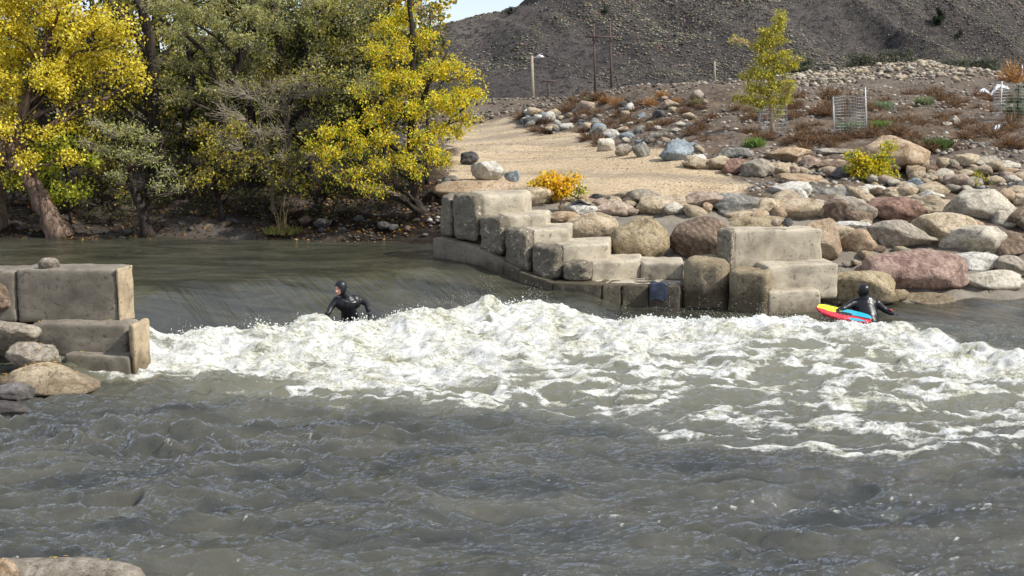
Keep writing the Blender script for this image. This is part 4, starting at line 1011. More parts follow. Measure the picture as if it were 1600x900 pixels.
# 9-10 lower foliage
tree('understory_tree', 'yellow olive understory tree in front of the bare shrub', 'tree',
     [([G(350, 30.6), P_(345,320,30.6), P_(330,270,30.5), P_(345,220,30.4)], .08, .04)],
     fillc(295, 195, 400, 285, 12, 18, 28, 30.2, 22)+[cl(300,205,18,30), cl(420,262,18,29.8), cl(440,285,16,29.6), cl(470,245,20,29.8), cl(405,235,18,30)], GLD+YGR[:2], 1500, .075, 22, bark=BARKD, twig=TWIG, slim=.5)
tree('understory_tree', 'low yellow branches sweeping out over the dark bank left of the box elder', 'tree',
     [([G(500, 31), P_(495,320,31), P_(480,270,30.8)], .07, .03)],
     [cl(450,270,20,29.8), cl(480,280,20,29.6), cl(470,300,14,29.5), cl(430,250,18,30), cl(520,290,16,29.4), cl(500,150,24,30.6,OLV), cl(530,120,26,30.8,OLV), cl(520,180,22,30.5,OLV)], GLD+YGR[:2], 1500, .08, 23, bark=BARKD, twig=TWIGD, slim=.5)
# dark trunks behind
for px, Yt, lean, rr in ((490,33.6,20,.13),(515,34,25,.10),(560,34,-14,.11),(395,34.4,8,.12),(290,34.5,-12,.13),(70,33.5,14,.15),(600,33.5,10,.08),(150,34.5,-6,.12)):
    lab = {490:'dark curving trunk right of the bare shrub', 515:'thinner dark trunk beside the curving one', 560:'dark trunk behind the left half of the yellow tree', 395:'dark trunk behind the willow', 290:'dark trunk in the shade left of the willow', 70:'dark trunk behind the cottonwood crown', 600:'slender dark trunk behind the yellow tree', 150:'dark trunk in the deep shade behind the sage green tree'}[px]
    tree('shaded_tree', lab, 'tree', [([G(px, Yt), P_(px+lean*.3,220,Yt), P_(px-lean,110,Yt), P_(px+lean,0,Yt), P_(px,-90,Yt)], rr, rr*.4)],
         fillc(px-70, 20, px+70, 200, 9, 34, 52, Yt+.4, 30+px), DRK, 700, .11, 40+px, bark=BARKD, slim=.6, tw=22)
# taller background trees closing the grove
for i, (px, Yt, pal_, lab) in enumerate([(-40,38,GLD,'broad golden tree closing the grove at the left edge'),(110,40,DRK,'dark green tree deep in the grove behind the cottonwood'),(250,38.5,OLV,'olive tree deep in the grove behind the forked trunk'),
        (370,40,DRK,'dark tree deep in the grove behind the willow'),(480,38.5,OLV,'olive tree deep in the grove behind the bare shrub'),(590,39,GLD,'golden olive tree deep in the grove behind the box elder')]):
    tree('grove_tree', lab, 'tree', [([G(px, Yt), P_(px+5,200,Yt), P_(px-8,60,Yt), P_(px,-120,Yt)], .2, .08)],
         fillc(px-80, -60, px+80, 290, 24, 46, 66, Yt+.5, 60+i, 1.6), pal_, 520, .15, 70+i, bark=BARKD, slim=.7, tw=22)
# low dark brush along the bank foot
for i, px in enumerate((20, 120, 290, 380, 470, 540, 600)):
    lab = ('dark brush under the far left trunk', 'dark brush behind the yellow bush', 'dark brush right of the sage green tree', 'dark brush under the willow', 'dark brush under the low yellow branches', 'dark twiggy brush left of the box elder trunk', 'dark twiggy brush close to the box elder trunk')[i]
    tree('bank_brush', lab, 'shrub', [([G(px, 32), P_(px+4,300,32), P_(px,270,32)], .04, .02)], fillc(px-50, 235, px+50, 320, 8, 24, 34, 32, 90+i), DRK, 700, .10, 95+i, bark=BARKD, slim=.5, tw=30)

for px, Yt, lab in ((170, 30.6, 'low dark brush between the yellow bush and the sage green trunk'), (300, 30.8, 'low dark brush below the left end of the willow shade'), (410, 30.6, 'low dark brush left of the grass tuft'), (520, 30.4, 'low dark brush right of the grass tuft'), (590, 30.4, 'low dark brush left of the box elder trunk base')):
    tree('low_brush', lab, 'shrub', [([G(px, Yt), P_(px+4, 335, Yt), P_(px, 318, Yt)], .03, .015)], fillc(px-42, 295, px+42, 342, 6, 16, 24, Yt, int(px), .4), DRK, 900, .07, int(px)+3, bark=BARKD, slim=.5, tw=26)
# wispy grass tuft on the far bank
def blades(name, label, cat, base, n, h, spread, cols, seed, parent=None, wd=.012, kind='stuff', group=None, lean=.5, loc=None):
    rs = np.random.RandomState(seed); V = []; Fc = []; C = []
    for i in range(n):
        a = rs.uniform(0, 6.28); rr = spread*math.sqrt(rs.rand()); x, y = base[0]+rr*math.cos(a), base[1]+rr*math.sin(a); z = base[2]
        hh = h*rs.uniform(.5, 1.1); l = rs.normal(0, lean, 2)*hh
        w_ = wd*rs.uniform(.6, 1.3); b0 = rs.uniform(0, 3.14); dx, dy = math.cos(b0)*w_, math.sin(b0)*w_
        k = len(V)
        V += [(x-dx, y-dy, z), (x+dx, y+dy, z), (x+l[0]*.35+dx*.8, y+l[1]*.35+dy*.8, z+hh*.6), (x+l[0]*.35-dx*.8, y+l[1]*.35-dy*.8, z+hh*.6), (x+l[0], y+l[1], z+hh*.95)]
        Fc += [(k, k+1, k+2, k+3), (k+3, k+2, k+4)]
        c = np.array(cols[rs.randint(len(cols))])*rs.uniform(.7, 1.2); C += [c]*5
    loc = base if loc is None else loc
    me = mesh(name, np.array(V)-np.array(loc), Fc, [LEAF], False, np.array(C))
    o = link(name, me, parent, (0, 0, 0) if parent is not None else loc)
    return o
g0 = hit(443, 366)
tf = thing('grass_tuft', 'green grass tuft with tall dead stalks at the foot of the far bank', 'grass tuft', g0)
blades('grass', '', '', g0, 260, .20, .42, [(.20,.22,.06),(.34,.32,.10),(.26,.21,.09)], 1, tf)['kind'] = 'stuff'
blades('dead_stalk', '', '', g0, 26, .75, .10, [(.42,.34,.18),(.33,.26,.14)], 2, tf, .010, lean=.22)
blades('dead_stalk', '', '', g0-Vector((.35, 0, 0)), 8, .55, .08, [(.42,.34,.18)], 3, tf, .008, lean=.3)

# leaf litter on the shaded bank
rs = np.random.RandomState(55); xx = rs.uniform(-14.5, -1.6, 20000); yy = rs.uniform(28.9, 33.5, 20000); ok = fbm2(xx*.8, yy*.8, 3, 56) > rs.uniform(-.7, .9, 20000); xx, yy = xx[ok], yy[ok]
zz = ground_z(xx, yy)+fbm2(xx*1.1, yy*1.1, 5, 3)*.10+fbm2(xx*5, yy*5, 3, 9)*.035+fbm2(xx*.5, yy*.5, 3, 30)*.04+.01
V, Fc, C = leaves(np.stack([xx, yy, zz], -1), rs.normal(size=(len(xx), 3))*np.array([1, 1, .3]), .085, [((.26,.13,.04), 3), ((.14,.075,.035), 5), ((.42,.26,.06), 1), ((.06,.04,.025), 6)], rs, .6)
V[:, 2] = np.maximum(V[:, 2], np.repeat(zz, 4)); tag(link('leaf_litter', mesh('leaf_litter', V, Fc, [LEAF], False, C)), 'brown and orange fallen leaves on the shaded far bank', 'leaf litter', kind='stuff')
# shrubs on the right bank
def shrub(name, label, px, py, wpx, hpx, pal, n, size, seed, bark=TWIG, slim=.7):
    b_ = hit(px, py); Yb = b_.y; r = random.Random(seed)
    cls = []
    for i in range(n):
        cls.append((*at(px+r.uniform(-.5, .5)*wpx, py-r.triangular(.15, 1.0, .3)*hpx, Yb+r.uniform(-.15, .15)), r.uniform(.13, .24)*min(wpx, hpx*1.3)/F*Yb))
    return tree(name, label, 'shrub', [([tuple(b_), tuple(b_+Vector((.02, 0, .12)))], .02, .015)], cls, pal, 4200 if name == 'orange_shrub' else 2600, size, seed, bark=bark, twig=TWIG, slim=slim, tw=14)
shrub('orange_shrub', 'small orange yellow shrub between the boulders and the gravel path', 866, 316, 60, 56, ORG, 26, .085, 201)
shrub('green_shrub', 'low green yellow shrub touching the orange one on its right', 902, 314, 36, 26, [((.38,.42,.07), 3), ((.62,.55,.08), 2)], 8, .07, 202)
shrub('yellow_shrub', 'yellow green leafy shrub in front of the huge sunlit rock', 1362, 284, 66, 62, [((.70,.52,.04), 4), ((.32,.40,.06), 3), ((.60,.55,.08), 2)], 22, .085, 203)
shrub('yellow_seedling', 'tiny yellow seedling on the rocks at right', 1518, 292, 18, 20, [((.60,.55,.06), 3), ((.40,.45,.08), 1)], 4, .06, 204)
shrub('yellow_seedling', 'tiny green yellow seedling topped with one orange leaf cluster', 1536, 288, 30, 26, [((.66,.50,.05), 3), ((.35,.45,.08), 2)], 5, .06, 205)
# leaning young tree in its cage
yb = hit(1207, 207); yY = yb.y
yt = lambda a, b_: P_(a, b_, yY)
tree('young_tree', 'slender young yellow green tree inside a low wire cage', 'tree',
     [([tuple(yb), yt(1205,165), yt(1202,110), yt(1207,60), yt(1215,20)], .065, .012)],
     [cl(*q, yY) for q in [(1220,28,12),(1212,45,13),(1196,52,13),(1185,70,13),(1205,68,13),(1222,62,10),(1190,90,14),(1210,92,14),(1228,85,10),(1180,112,14),(1200,115,15),(1222,108,13),(1240,100,9),(1248,92,7),(1172,135,14),(1192,140,14),(1214,135,14),(1236,128,9),
       (1168,155,12),(1185,160,12),(1205,160,12),(1224,155,12),(1150,152,8),(1144,60,6),(1155,62,5),(1215,175,9),(1160,118,9),(1234,140,8)]], [((.50,.46,.07), 4), ((.38,.38,.08), 3), ((.62,.54,.12), 3), ((.25,.28,.06), 1)], 6500, .10, 210, bark=YBARK, twig=YBARK, slim=.35, tw=20)
GALV = simple('galvanised_wire', (.45,.47,.47), .45, .6)
def cage(label, px0, py0, px1, py1, hitpy, lean, nx=16, nz=13, seed=0, stakes=()):
    cx = (px0+px1)/2; b_ = hit(cx, hitpy); Yc = b_.y; R_ = (px1-px0)/2/F*Yc; H = (hitpy-py0)/F*Yc
    root = thing('wire_cage', label, 'wire cage', b_)
    wm_ = MB(); r = random.Random(seed)
    def pt(a, t): 
        return (b_.x+R_*math.cos(a)+lean*H*t+.02*math.sin(3*a+t*4), Yc+R_*math.sin(a), b_.z+H*t*(1+.03*math.sin(2*a)))
    for i in range(nx):
        a = 2*math.pi*i/nx; wm_.tube([pt(a, t/4) for t in range(5)], .007, 3, False)
    for j in range(nz+1):
        wm_.tube([pt(2*math.pi*i/16, j/nz) for i in range(17)], .0055, 3, False)
    wm_.build('wire_mesh', GALV, root)
    for (ax_, hx) in stakes:
        mb = MB(); p0, p1 = Vector(pt(ax_, -.05)), Vector(pt(ax_, hx)); mb.tube([p0, p1], .016, 4); mb.build('stake', simple('stake_metal', (.62,.63,.62), .5, .3), root)
    return root
cage('low wire cage around the trunk of the young tree', 1186, 165, 1228, 205, 206, 0, 14, 6, 1, ((3.3, 1.0),))
cage('leaning empty wire cage on the brown bank beside a grey stake', 1304, 152, 1354, 212, 212, -.07, 18, 13, 2, ((-.2, 1.25), (3.0, 1.0)))
cage('wire cage around the small pine at the right edge', 1555, 135, 1625, 190, 190, -.05, 18, 12, 3, ((3.6, 1.1),))
PIN = [((.10,.17,.06), 4), ((.16,.25,.08), 3)]
pb = hit(1590, 192)
tree('young_pine', 'small green pine inside the cage at the right edge', 'tree', [([tuple(pb), P_(1590,160,pb.y), P_(1592,130,pb.y)], .03, .01)],
     [cl(*q, pb.y) for q in [(1590,140,10),(1580,155,13),(1598,155,13),(1575,172,14),(1592,172,15),(1608,170,12),(1585,184,12)]], PIN, 4500, .08, 220, bark=BARKD, slim=.14, tw=34)
# green weeds in the cage and on the bank
for (px, py, w_, c_, lab) in ((1330,205,.35,[(.20,.25,.12),(.14,.20,.09)],'grey green weeds growing inside the leaning cage'), (1378,172,.30,[(.24,.30,.18)],'grey green mullein weed right of the leaning cage'), (1378,204,.22,[(.16,.26,.07)],'small green weed below the mullein'),
                              (1462,232,.40,[(.10,.17,.05),(.08,.13,.04)],'dark green grass patch right of the huge sunlit rock'), (1445,165,.3,[(.20,.24,.12)],'green grey weed in the brown brush'), (1180,232,.25,[(.18,.26,.08)],'small weeds at the foot of the young tree')):
    p = hit(px, py); o = blades('weed', lab, 'weed', p, 260, .32, w_, c_, int(px), wd=.02, lean=.6); tag(o, lab, 'weed')

# dry russet brush
DRYC = [(.17,.095,.055),(.24,.14,.08),(.12,.07,.045),(.28,.19,.11),(.16,.12,.08)]
def drymesh(seed, cols=DRYC):
    rs = np.random.RandomState(seed); V = []; Fc = []; C = []
    for i in range(420):
        v = rs.normal(size=3); v[2] = abs(v[2])*.9+.12; v /= np.linalg.norm(v)
        a = rs.uniform(.0, .55); b_ = a+rs.uniform(.15, .5); off = rs.normal(0, .10, 3)
        p, q = v*a+off, v*min(b_, 1.0)+off*1.4; m_ = (p+q)/2+rs.normal(0, .05, 3); s_ = np.cross(v, rs.normal(size=3)); s_ = s_/np.linalg.norm(s_)*rs.uniform(.008, .022)
        k = len(V); V += [p-s_, p+s_, m_+s_, m_-s_, q]; Fc += [(k, k+1, k+2, k+3), (k+3, k+2, k+4)]
        C += [np.array(cols[rs.randint(len(cols))])*rs.uniform(.6, 1.25)]*5
    return mesh('dry_bush', np.array(V), Fc, [LEAF], False, np.array(C))
DM = [drymesh(i) for i in range(5)]
DMG = [drymesh(9, [(.22,.22,.11),(.28,.24,.12),(.17,.17,.09)]), drymesh(8, [(.42,.24,.10),(.36,.19,.08)])]
def dry(n, region, sizes, label, group, seed, ms=DM, named=None):
    r = random.Random(seed)
    for i in range(n):
        px, py = region(r); p = hit(px, py)
        if path_mask(np.array([p.x]), np.array([p.y]))[0] > .4: continue
        s_ = r.uniform(*sizes)*p.y/F/2
        o = link('dry_bush', r.choice(ms), None, (p.x, p.y, p.z-.02), (0, 0, r.uniform(0, 6.3))); o.scale = (s_*1.2, s_*1.2, s_*r.uniform(.7, 1.1))
        tag(o, label, 'dry bush', group)
dry(46, reg(815, 1110, I([815,900,1000,1110],[182,172,168,165]), I([815,1050,1110],[205,258,262])), (22, 46), 'russet dry bush among the riprap of the mound', 'russet bushes among the riprap', 1)
dry(26, reg(880, 1110, I([880,1110],[150,148]), I([880,1110],[172,172])), (18, 34), 'small dry bush along the top of the mound', 'dry bushes on the mound top', 2, DM+DMG)
dry(84, reg(1230, 1600, I([1230,1400,1600],[150,145,150]), I([1230,1600],[240,240])), (26, 56), 'rusty brown dry bush on the brown bank at right', 'rusty bushes on the brown bank', 3)
dry(10, reg(1240, 1320, I([1240,1320],[205,205]), I([1240,1320],[232,232])), (18, 34), 'faded dry bush below the leaning cage', 'faded bushes below the cage', 4)
dry(6, reg(1380, 1470, I([1380,1470],[262,262]), I([1380,1470],[285,280])), (26, 40), 'brown twiggy bush at the foot of the huge sunlit rock', 'brown bushes at the sunlit rock', 5)
dry(20, reg(1110, 1230, I([1110,1230],[165,165]), I([1110,1230],[228,228])), (20, 36), 'dark dry bush around the young tree', 'dry bushes around the young tree', 6)
p = hit(1582, 130); o = link('dry_bush', DMG[1], None, p); o.scale = (.9, .9, 1.15); tag(o, 'tall pointed orange dry bush at the right edge of the skyline', 'dry bush')
p = hit(1250, 128)
# dark bushes and conifers far up the hill
def hillhit(px, py):
    for Yv in np.arange(165, 420, .5):
        v = at(px, py, float(Yv))
        if mountain_z(np.array([v.x]), np.array([v.y]))[0] >= v.z: return v
    return at(px, py, 300)
CONI = [((.03,.045,.025), 3), ((.045,.06,.03), 2)]
for px, py, h_, lab in ((1466,40,30,'dark conifer standing alone on the hillside at right'),(798,22,12,'dark bush on the skyline ridge'),(1500,58,12,'small dark juniper below the lone conifer'),(946,22,12,'dark juniper high on the hillside above the power poles')):
    b_ = hillhit(px, py); sc_ = b_.y/F
    V0 = [(*(b_+Vector((rnd.gauss(0, .28)*h_*sc_*(1-t)*.9, rnd.gauss(0, .2)*h_*sc_, h_*sc_*t))), h_*sc_*(.30-.2*t)) for t in (.15, .3, .3, .45, .6, .75, .9)]
    tree('hillside_conifer', lab, 'tree', [([tuple(b_-Vector((0, 0, .3))), tuple(b_+Vector((0, 0, h_*sc_*.9)))], .12, .03)], V0, CONI, 700/max(1, (h_*sc_*.25)**2), .35, int(px), bark=BARKD, slim=.4, tw=10)

# grey green bushes behind the far berm
SGB = [((.11,.13,.08), 3), ((.16,.17,.10), 2), ((.08,.09,.06), 2)]
for i, (px, py, w_, h_) in enumerate(((1250,112,36,24),(1400,98,60,26),(1500,118,60,34),(1540,112,40,26),(1345,100,40,18))):
    Yb = 66; x_ = at(px, py, Yb).x; g_ = min(gz(x_, Yb), at(px, py, Yb).z)
    tree('bank_bush', ['grey green bush behind the left end of the berm','grey green bush behind the crest of the berm','broad green bush behind the right end of the berm','green bush right of the broad one behind the berm','low bush behind the middle of the berm'][i], 'bush',
         [([(x_, Yb, g_), tuple(at(px, py-h_*.5, Yb))], .05, .03)], [cl(px+dx*w_*.4, py-h_*k, 12, Yb) for dx in (-1, -.3, .4, 1) for k in (.1, .6)], SGB, 900, .12, 240+i, bark=BARKD, slim=.5, tw=18)
#@@P3_END
# ------------------------------------------------------------------ poles, posts
WOOD = simple('grey_wood', (.30,.25,.19), .85, nscale=4); RUST = simple('rusty_steel', (.085,.055,.045), .8, nscale=2); LAMPM = simple('lamp_metal', (.6,.62,.64), .35, .5)
def vground(px, py, Yv): v = at(px, py, Yv); return v
b_ = at(833, 156, 150); t_ = at(831, 87, 150)
lp = thing('lamp_post', 'wooden lamp post with a silver lamp arm at the foot of the hill', 'lamp post', b_)
mb = MB(); mb.tube([b_-Vector((0, 0, 1)), t_], [.24, .16], 8); mb.build('pole', WOOD, lp)
mb = MB(); mb.tube([at(831,92,150), at(838,89,150), at(843,89,150)], .06, 6); mb.build('arm', LAMPM, lp)
mb = MB(); mb.tube([at(838,89.5,150), at(843,88,150), at(850,89.5,150)], [.12, .26, .10], 8); mb.build('lamp_head', LAMPM, lp)
mb = MB(); mb.tube([at(826,84,150), at(833,84.5,150)], .07, 5); mb.build('crossarm', WOOD, lp)
hb = at(940, 142, 172)
hp = thing('power_pole', 'twin rust brown power poles joined by a crossbar', 'power pole', hb)
for a_, b2, t2 in (((927.5), 139, 37), ((953), 142, 33)):
    mb = MB(); mb.tube([at(a_+3, b2, 172)-Vector((0, 0, 1.2)), at(a_, t2, 172)], [.17, .12], 8); mb.build('pole', RUST, hp)
mb = MB(); mb.tube([at(914, 57.5, 171.7), at(962, 57.8, 171.7)], .13, 6); mb.build('crossbar', RUST, hp)
sp = at(857, 153, 140); mb = MB(); s1 = thing('utility_post', 'short dark utility post with crossarm right of the lamp post', 'utility post', sp)
mb.tube([sp-Vector((0, 0, .8)), at(857, 126, 140)], .12, 6); mb.build('pole', RUST, s1)
mb = MB(); mb.tube([at(846, 127, 139.9), at(868, 126.5, 139.9)], .08, 5); mb.build('crossbar', RUST, s1)
sp = hit(1117, 130); s1 = thing('wooden_post', 'weathered wooden post on top of the mound left of the young tree', 'post', sp)
mb = MB(); mb.tube([sp-Vector((0, 0, .3)), at(1116.5, 95, sp.y)], [.06, .045], 7); mb.build('post', WOOD, s1)
mb = MB(); mb.tube([at(1116, 110, sp.y), at(1121, 108, sp.y)], .025, 5); mb.build('branch_stub', WOOD, s1)
sp = hit(1596, 120); mb = MB(); mb.tube([sp-Vector((0, 0, .2)), sp+Vector((0, 0, .55))], .03, 6)
tag(mb.build('marker_post', simple('white_plastic', (.75,.76,.77), .5), None, True, sp), 'white marker post at the right edge of the skyline', 'post')
sp = hit(878, 330)
mb = MB(); mb.box((sp.x-.03, sp.y, sp.z+.10), (.022, .03, .14)); mb.box((sp.x+.035, sp.y, sp.z+.09), (.02, .03, .13)); mb.box((sp.x, sp.y-.002, sp.z+.20), (.06, .034, .014))
tag(mb.build('stub_post', RUST, None, False, sp), 'short rusty steel stub among the rocks below the orange shrub', 'post')
# strip of black cloth over a white rock, blue jacket on the wall, white plastic sheet
def cloth(name, label, cat, pts, wd, m, seed, z=.0):
    """thick draped strip through the points pts; wd = half width vectors"""
    V, Fc = [], []; nu, nv = 14, 8; rs = np.random.RandomState(seed); P0 = [Vector(p) for p in pts]
    for layer in (0, 1):
        for i in range(nu+1):
            t = i/nu*(len(P0)-1); k = min(len(P0)-2, int(t)); c = P0[k].lerp(P0[k+1], t-k)
            for j in range(nv+1):
                s = j/nv*2-1; p = c+Vector(wd)*s
                n_ = mn.noise(p*7+Vector((seed, 0, 0)))*.07
                V.append((p.x, p.y, p.z+n_+(.0 if layer else .012)-abs(s)**2*.02))
    L = (nu+1)*(nv+1)
    for i in range(nu):
        for j in range(nv):
            a = i*(nv+1)+j; Fc.append((a, a+1, a+nv+2, a+nv+1)); Fc.append((L+a, L+a+nv+1, L+a+nv+2, L+a+1))
    for i in range(nu):
        a = i*(nv+1); Fc.append((a, a+nv+1, L+a+nv+1, L+a)); a += nv; Fc.append((a, L+a, L+a+nv+1, a+nv+1))
    for j in range(nv):
        a = j; Fc.append((a, L+a, L+a+1, a+1)); a = nu*(nv+1)+j; Fc.append((a, a+1, L+a+1, L+a))
    loc = P0[0]
    return tag(link(name, mesh(name, np.array(V)-np.array(loc), Fc, [m], True), None, loc), label, cat)
BLK = simple('black_cloth', (.015,.015,.018), .8)
def topz(x, y, up=.02):
    dg = bpy.context.evaluated_depsgraph_get(); dg.update(); ok, loc, *_ = SC.ray_cast(dg, Vector((x, y, 4.0)), Vector((0, 0, -1))); return Vector((x, y, loc.z+up))
_b = next(o for o in SC.objects if o.get('label') == 'whitish boulder under the strip of black cloth'); _w = _b.dimensions
cb = [topz(_b.location.x-.30*_w.x, _b.location.y-.05*_w.y), topz(_b.location.x-.02*_w.x, _b.location.y-.12*_w.y), topz(_b.location.x+.27*_w.x, _b.location.y-.18*_w.y)]
cloth('black_cloth', 'strip of black cloth lying over the whitish boulder', 'cloth', cb, (.03, .10, -.01), BLK, 1)
bx0 = Wp(1018, 444, -.05); bx1 = Wp(1058, 442, -.05)
cloth('blue_towel', 'wet dark blue cloth hanging over the low wall edge', 'cloth', [Wp(1030,443,.12)+Vector((0,0,.02)), Wp(1030,445,-.13)+Vector((0,0,.015)), Wp(1029,456,-.17), Wp(1029,468,-.18)], (.17, -.01, .0), simple('wet_blue_cloth', (.022,.027,.048), .35, nscale=6, namt=.6, bumpd=.02), 2)
WP = simple('white_plastic_sheet', (.62,.64,.68), .35)
cloth('plastic_sheet', 'crumpled white plastic sheet caught on the brush at right', 'plastic sheet', [hit(1524,152)+Vector((0,0,.05)), hit(1538,149)+Vector((0,.1,.22)), hit(1549,150)+Vector((0,0,.06)), hit(1561,142)+Vector((0,.1,.24)), hit(1576,139)+Vector((0,0,.05))], (.05, .22, .05), WP, 3)
cloth('plastic_sheet', 'crumpled grey plastic scrap below the pine cage at right', 'plastic sheet', [hit(1552,206)+Vector((0,0,.05)), hit(1566,198)+Vector((0,0,.12)), hit(1580,196)+Vector((0,0,.08))], (.03, .2, .03), WP, 4)
# fallen leaves
def fallen(name, label, pts, seed, size=.07):
    rs = np.random.RandomState(seed); P = np.array(pts); V, Fc, C = leaves(P, rs.normal(size=(len(P), 3))*np.array([1, 1, .05]), size, [((.62,.42,.06), 3), ((.50,.28,.06), 2), ((.35,.20,.07), 1)], rs, .5)
    V[:, 2] = np.repeat(P[:, 2], 4)+rs.uniform(0, .012, len(V))
    return tag(link(name, mesh(name, V, Fc, [LEAF], False, C)), label, 'leaves', kind='stuff')
def raydrop(pts, skip=.012):
    dg = bpy.context.evaluated_depsgraph_get(); dg.update(); out = []
    for x, y in pts:
        ok, loc, nrm, *_ = SC.ray_cast(dg, Vector((x, y, 3.0)), Vector((0, 0, -1)))
        if ok and loc.z > .12: out.append((loc.x, loc.y, loc.z+skip))
    return out
rs = np.random.RandomState(77)
a_ = at(25, 580, 17.1); pts = [(a_.x+rs.normal(0, .32), 17.1+rs.normal(0, .22)) for _ in range(150)]
fallen('fallen_leaves', 'yellow brown fallen leaves on the flat boulder at left', raydrop(pts), 1, .07)
pts = [(rs.uniform(-4.2, -3.0), 10.35+rs.normal(0, .12)) for _ in range(14)]
q = raydrop(pts)
if q: fallen('fallen_leaves', 'few yellow leaves on the slab in the bottom left corner', q, 2, .07)
pts = [(rs.uniform(-7, -5.4), rs.uniform(17.5, 18.4)) for _ in range(18)]
fallen('fallen_leaves', 'few dry leaves on the steps of the left pier', raydrop(pts), 3, .06)

# ------------------------------------------------------------------ people
NEO = simple('black_neoprene', (.012,.012,.014), .42, spec=.4, nscale=5, namt=.3, bumpd=.004)
NEOW = simple('wet_black_neoprene', (.010,.010,.012), .30, spec=.45, nscale=9, namt=.4, bumpd=.012)
SKIN = simple('ruddy_skin', (.72,.36,.26), .5, nscale=20, namt=.15); DKF = simple('dark_feature', (.05,.03,.03), .6)
def caps(bm, a, b, ra, rb, sq=(1, 1, 1), seg=14):
    """tapered limb = hull of two balls"""
    vs = []
    for c, r_ in ((a, ra), (b, rb)):
        c = Vector(c)
        for v in bmesh.ops.create_uvsphere(bm, u_segments=seg, v_segments=seg//2+2, radius=r_)['verts']:
            v.co = Vector((v.co.x*sq[0], v.co.y*sq[1], v.co.z*sq[2]))+c; vs.append(v)
    geom = bmesh.ops.convex_hull(bm, input=vs)
    junk = list({g for g in geom['geom_interior'] if isinstance(g, bmesh.types.BMVert)} | {g for g in geom['geom_unused'] if isinstance(g, bmesh.types.BMVert)})
    bmesh.ops.delete(bm, geom=junk, context='VERTS')
def hand(bm, wrist, fwd, palm_n, side, curl=.5, s=1.0):
    """gloved hand: palm, four fingers of different length, thumb from the side of the palm"""
    w = Vector(wrist); f = Vector(fwd).normalized(); n = Vector(palm_n).normalized(); sd_ = f.cross(n).normalized()*side
    caps(bm, w, w+f*.045*s, .027*s, .034*s)
    for k, ln in ((-1.5, .062), (-.5, .074), (.5, .078), (1.5, .070)):
        b0 = w+f*.075*s+sd_*k*.0195*s; caps(bm, w+f*.03*s+sd_*k*.011*s, b0, .017*s, .013*s, seg=8)
        m1 = b0+(f*(1-curl*.4)+n*curl*.5).normalized()*ln*.5*s; m2 = m1+(f*(1-curl)+n*curl*1.1+sd_*k*.03).normalized()*ln*.5*s
        caps(bm, b0, m1, .0120*s, .0108*s, seg=8); caps(bm, m1, m2, .0108*s, .0090*s, seg=8)
    t0 = w+f*.025*s+sd_*.028*s; t1 = t0+(f*.6+sd_*.8).normalized()*.038*s; t2 = t1+(f*.85+sd_*.3+n*.4).normalized()*.032*s
    caps(bm, t0, t1, .015*s, .0125*s, seg=8); caps(bm, t1, t2, .0125*s, .010*s, seg=8)
def figure(bm, name, parent, mats, vox=.0075, sm=4, facefn=None):
    me = bpy.data.meshes.new(name); bm.to_mesh(me); bm.free()
    o = bpy.data.objects.new(name, me); COL.objects.link(o)
    md = o.modifiers.new('r', 'REMESH'); md.mode = 'VOXEL'; md.voxel_size = vox
    ms = o.modifiers.new('s', 'SMOOTH'); ms.iterations = sm; ms.factor = .5
    dg = bpy.context.evaluated_depsgraph_get(); dg.update()
    me2 = bpy.data.meshes.new_from_object(o.evaluated_get(dg)); o.modifiers.clear(); o.data = me2; bpy.data.meshes.remove(me); me2.name = name
    for m in mats:
        me2.materials.append(m)
    if facefn:
        for p in me2.polygons: p.material_index = facefn(p.center)
    me2.polygons.foreach_set('use_smooth', np.ones(len(me2.polygons), bool))
    me2.transform(Matrix.Translation(-Vector(parent.location))); o.parent = parent
    return o
# --- surfer in the trough (faces the camera, head turned to the left of the picture)
Ys = 21.1
def S(px, py, dy=0): return at(px, py, Ys+dy)
sb = at(545, 505, Ys+.1); sb.z = -.35
pr = thing('person', 'person in a black hooded wetsuit crouching waist deep behind the wave', 'person', sb)
bm = bmesh.new()
neck, chest, belly, pelv = S(546,466,-.02), S(543,474,-.03), S(545,487,.05), S(547,498,.18)
shL, shR = S(526,469,-.02), S(560,466,.08)
hc = S(532.5,450.5,-.10)
caps(bm, chest+Vector((-.085,0,.0)), chest+Vector((.10,.05,.02)), .125, .13, (1, .85, 1))
caps(bm, shL+Vector((.03,0,-.02)), shR+Vector((-.03,0,-.02)), .072, .078); caps(bm, chest, belly, .14, .12, (1.1, .8, 1)); caps(bm, belly, pelv, .12, .14, (1.1, .9, 1))
caps(bm, neck+Vector((0, .0, -.02)), hc+Vector((.025, .03, -.06)), .075, .066); caps(bm, shL.lerp(shR, .3)+Vector((0, 0, .0)), neck+Vector((-.03, 0, .03)), .07, .06); caps(bm, shR+Vector((-.03, 0, 0)), neck, .06, .06)
for sh, el, wr, sd_ in ((shL, S(516.5,481,-.10), S(511.5,494,-.22), 1), (shR, S(573,474.5,.02), S(575.5,487,-.14), -1)):
    caps(bm, sh, el, .066, .050); caps(bm, el, wr, .050, .034)
    hand(bm, wr, (0.05*sd_, -.3, -1), (0, -1, .3), sd_, .35)
    caps(bm, wr+Vector((0, 0, .02)), wr+Vector((0, 0, .045)), .039, .039)
for sx_ in (-1, 1):
    kn = pelv+Vector((sx_*.16, -.32, -.16)); caps(bm, pelv+Vector((sx_*.07, 0, -.03)), kn, .095, .062); caps(bm, kn, kn+Vector((sx_*.02, .38, -.12)), .058, .042); caps(bm, kn+Vector((sx_*.02, .38, -.12)), kn+Vector((sx_*.03, .50, -.14)), .04, .03)
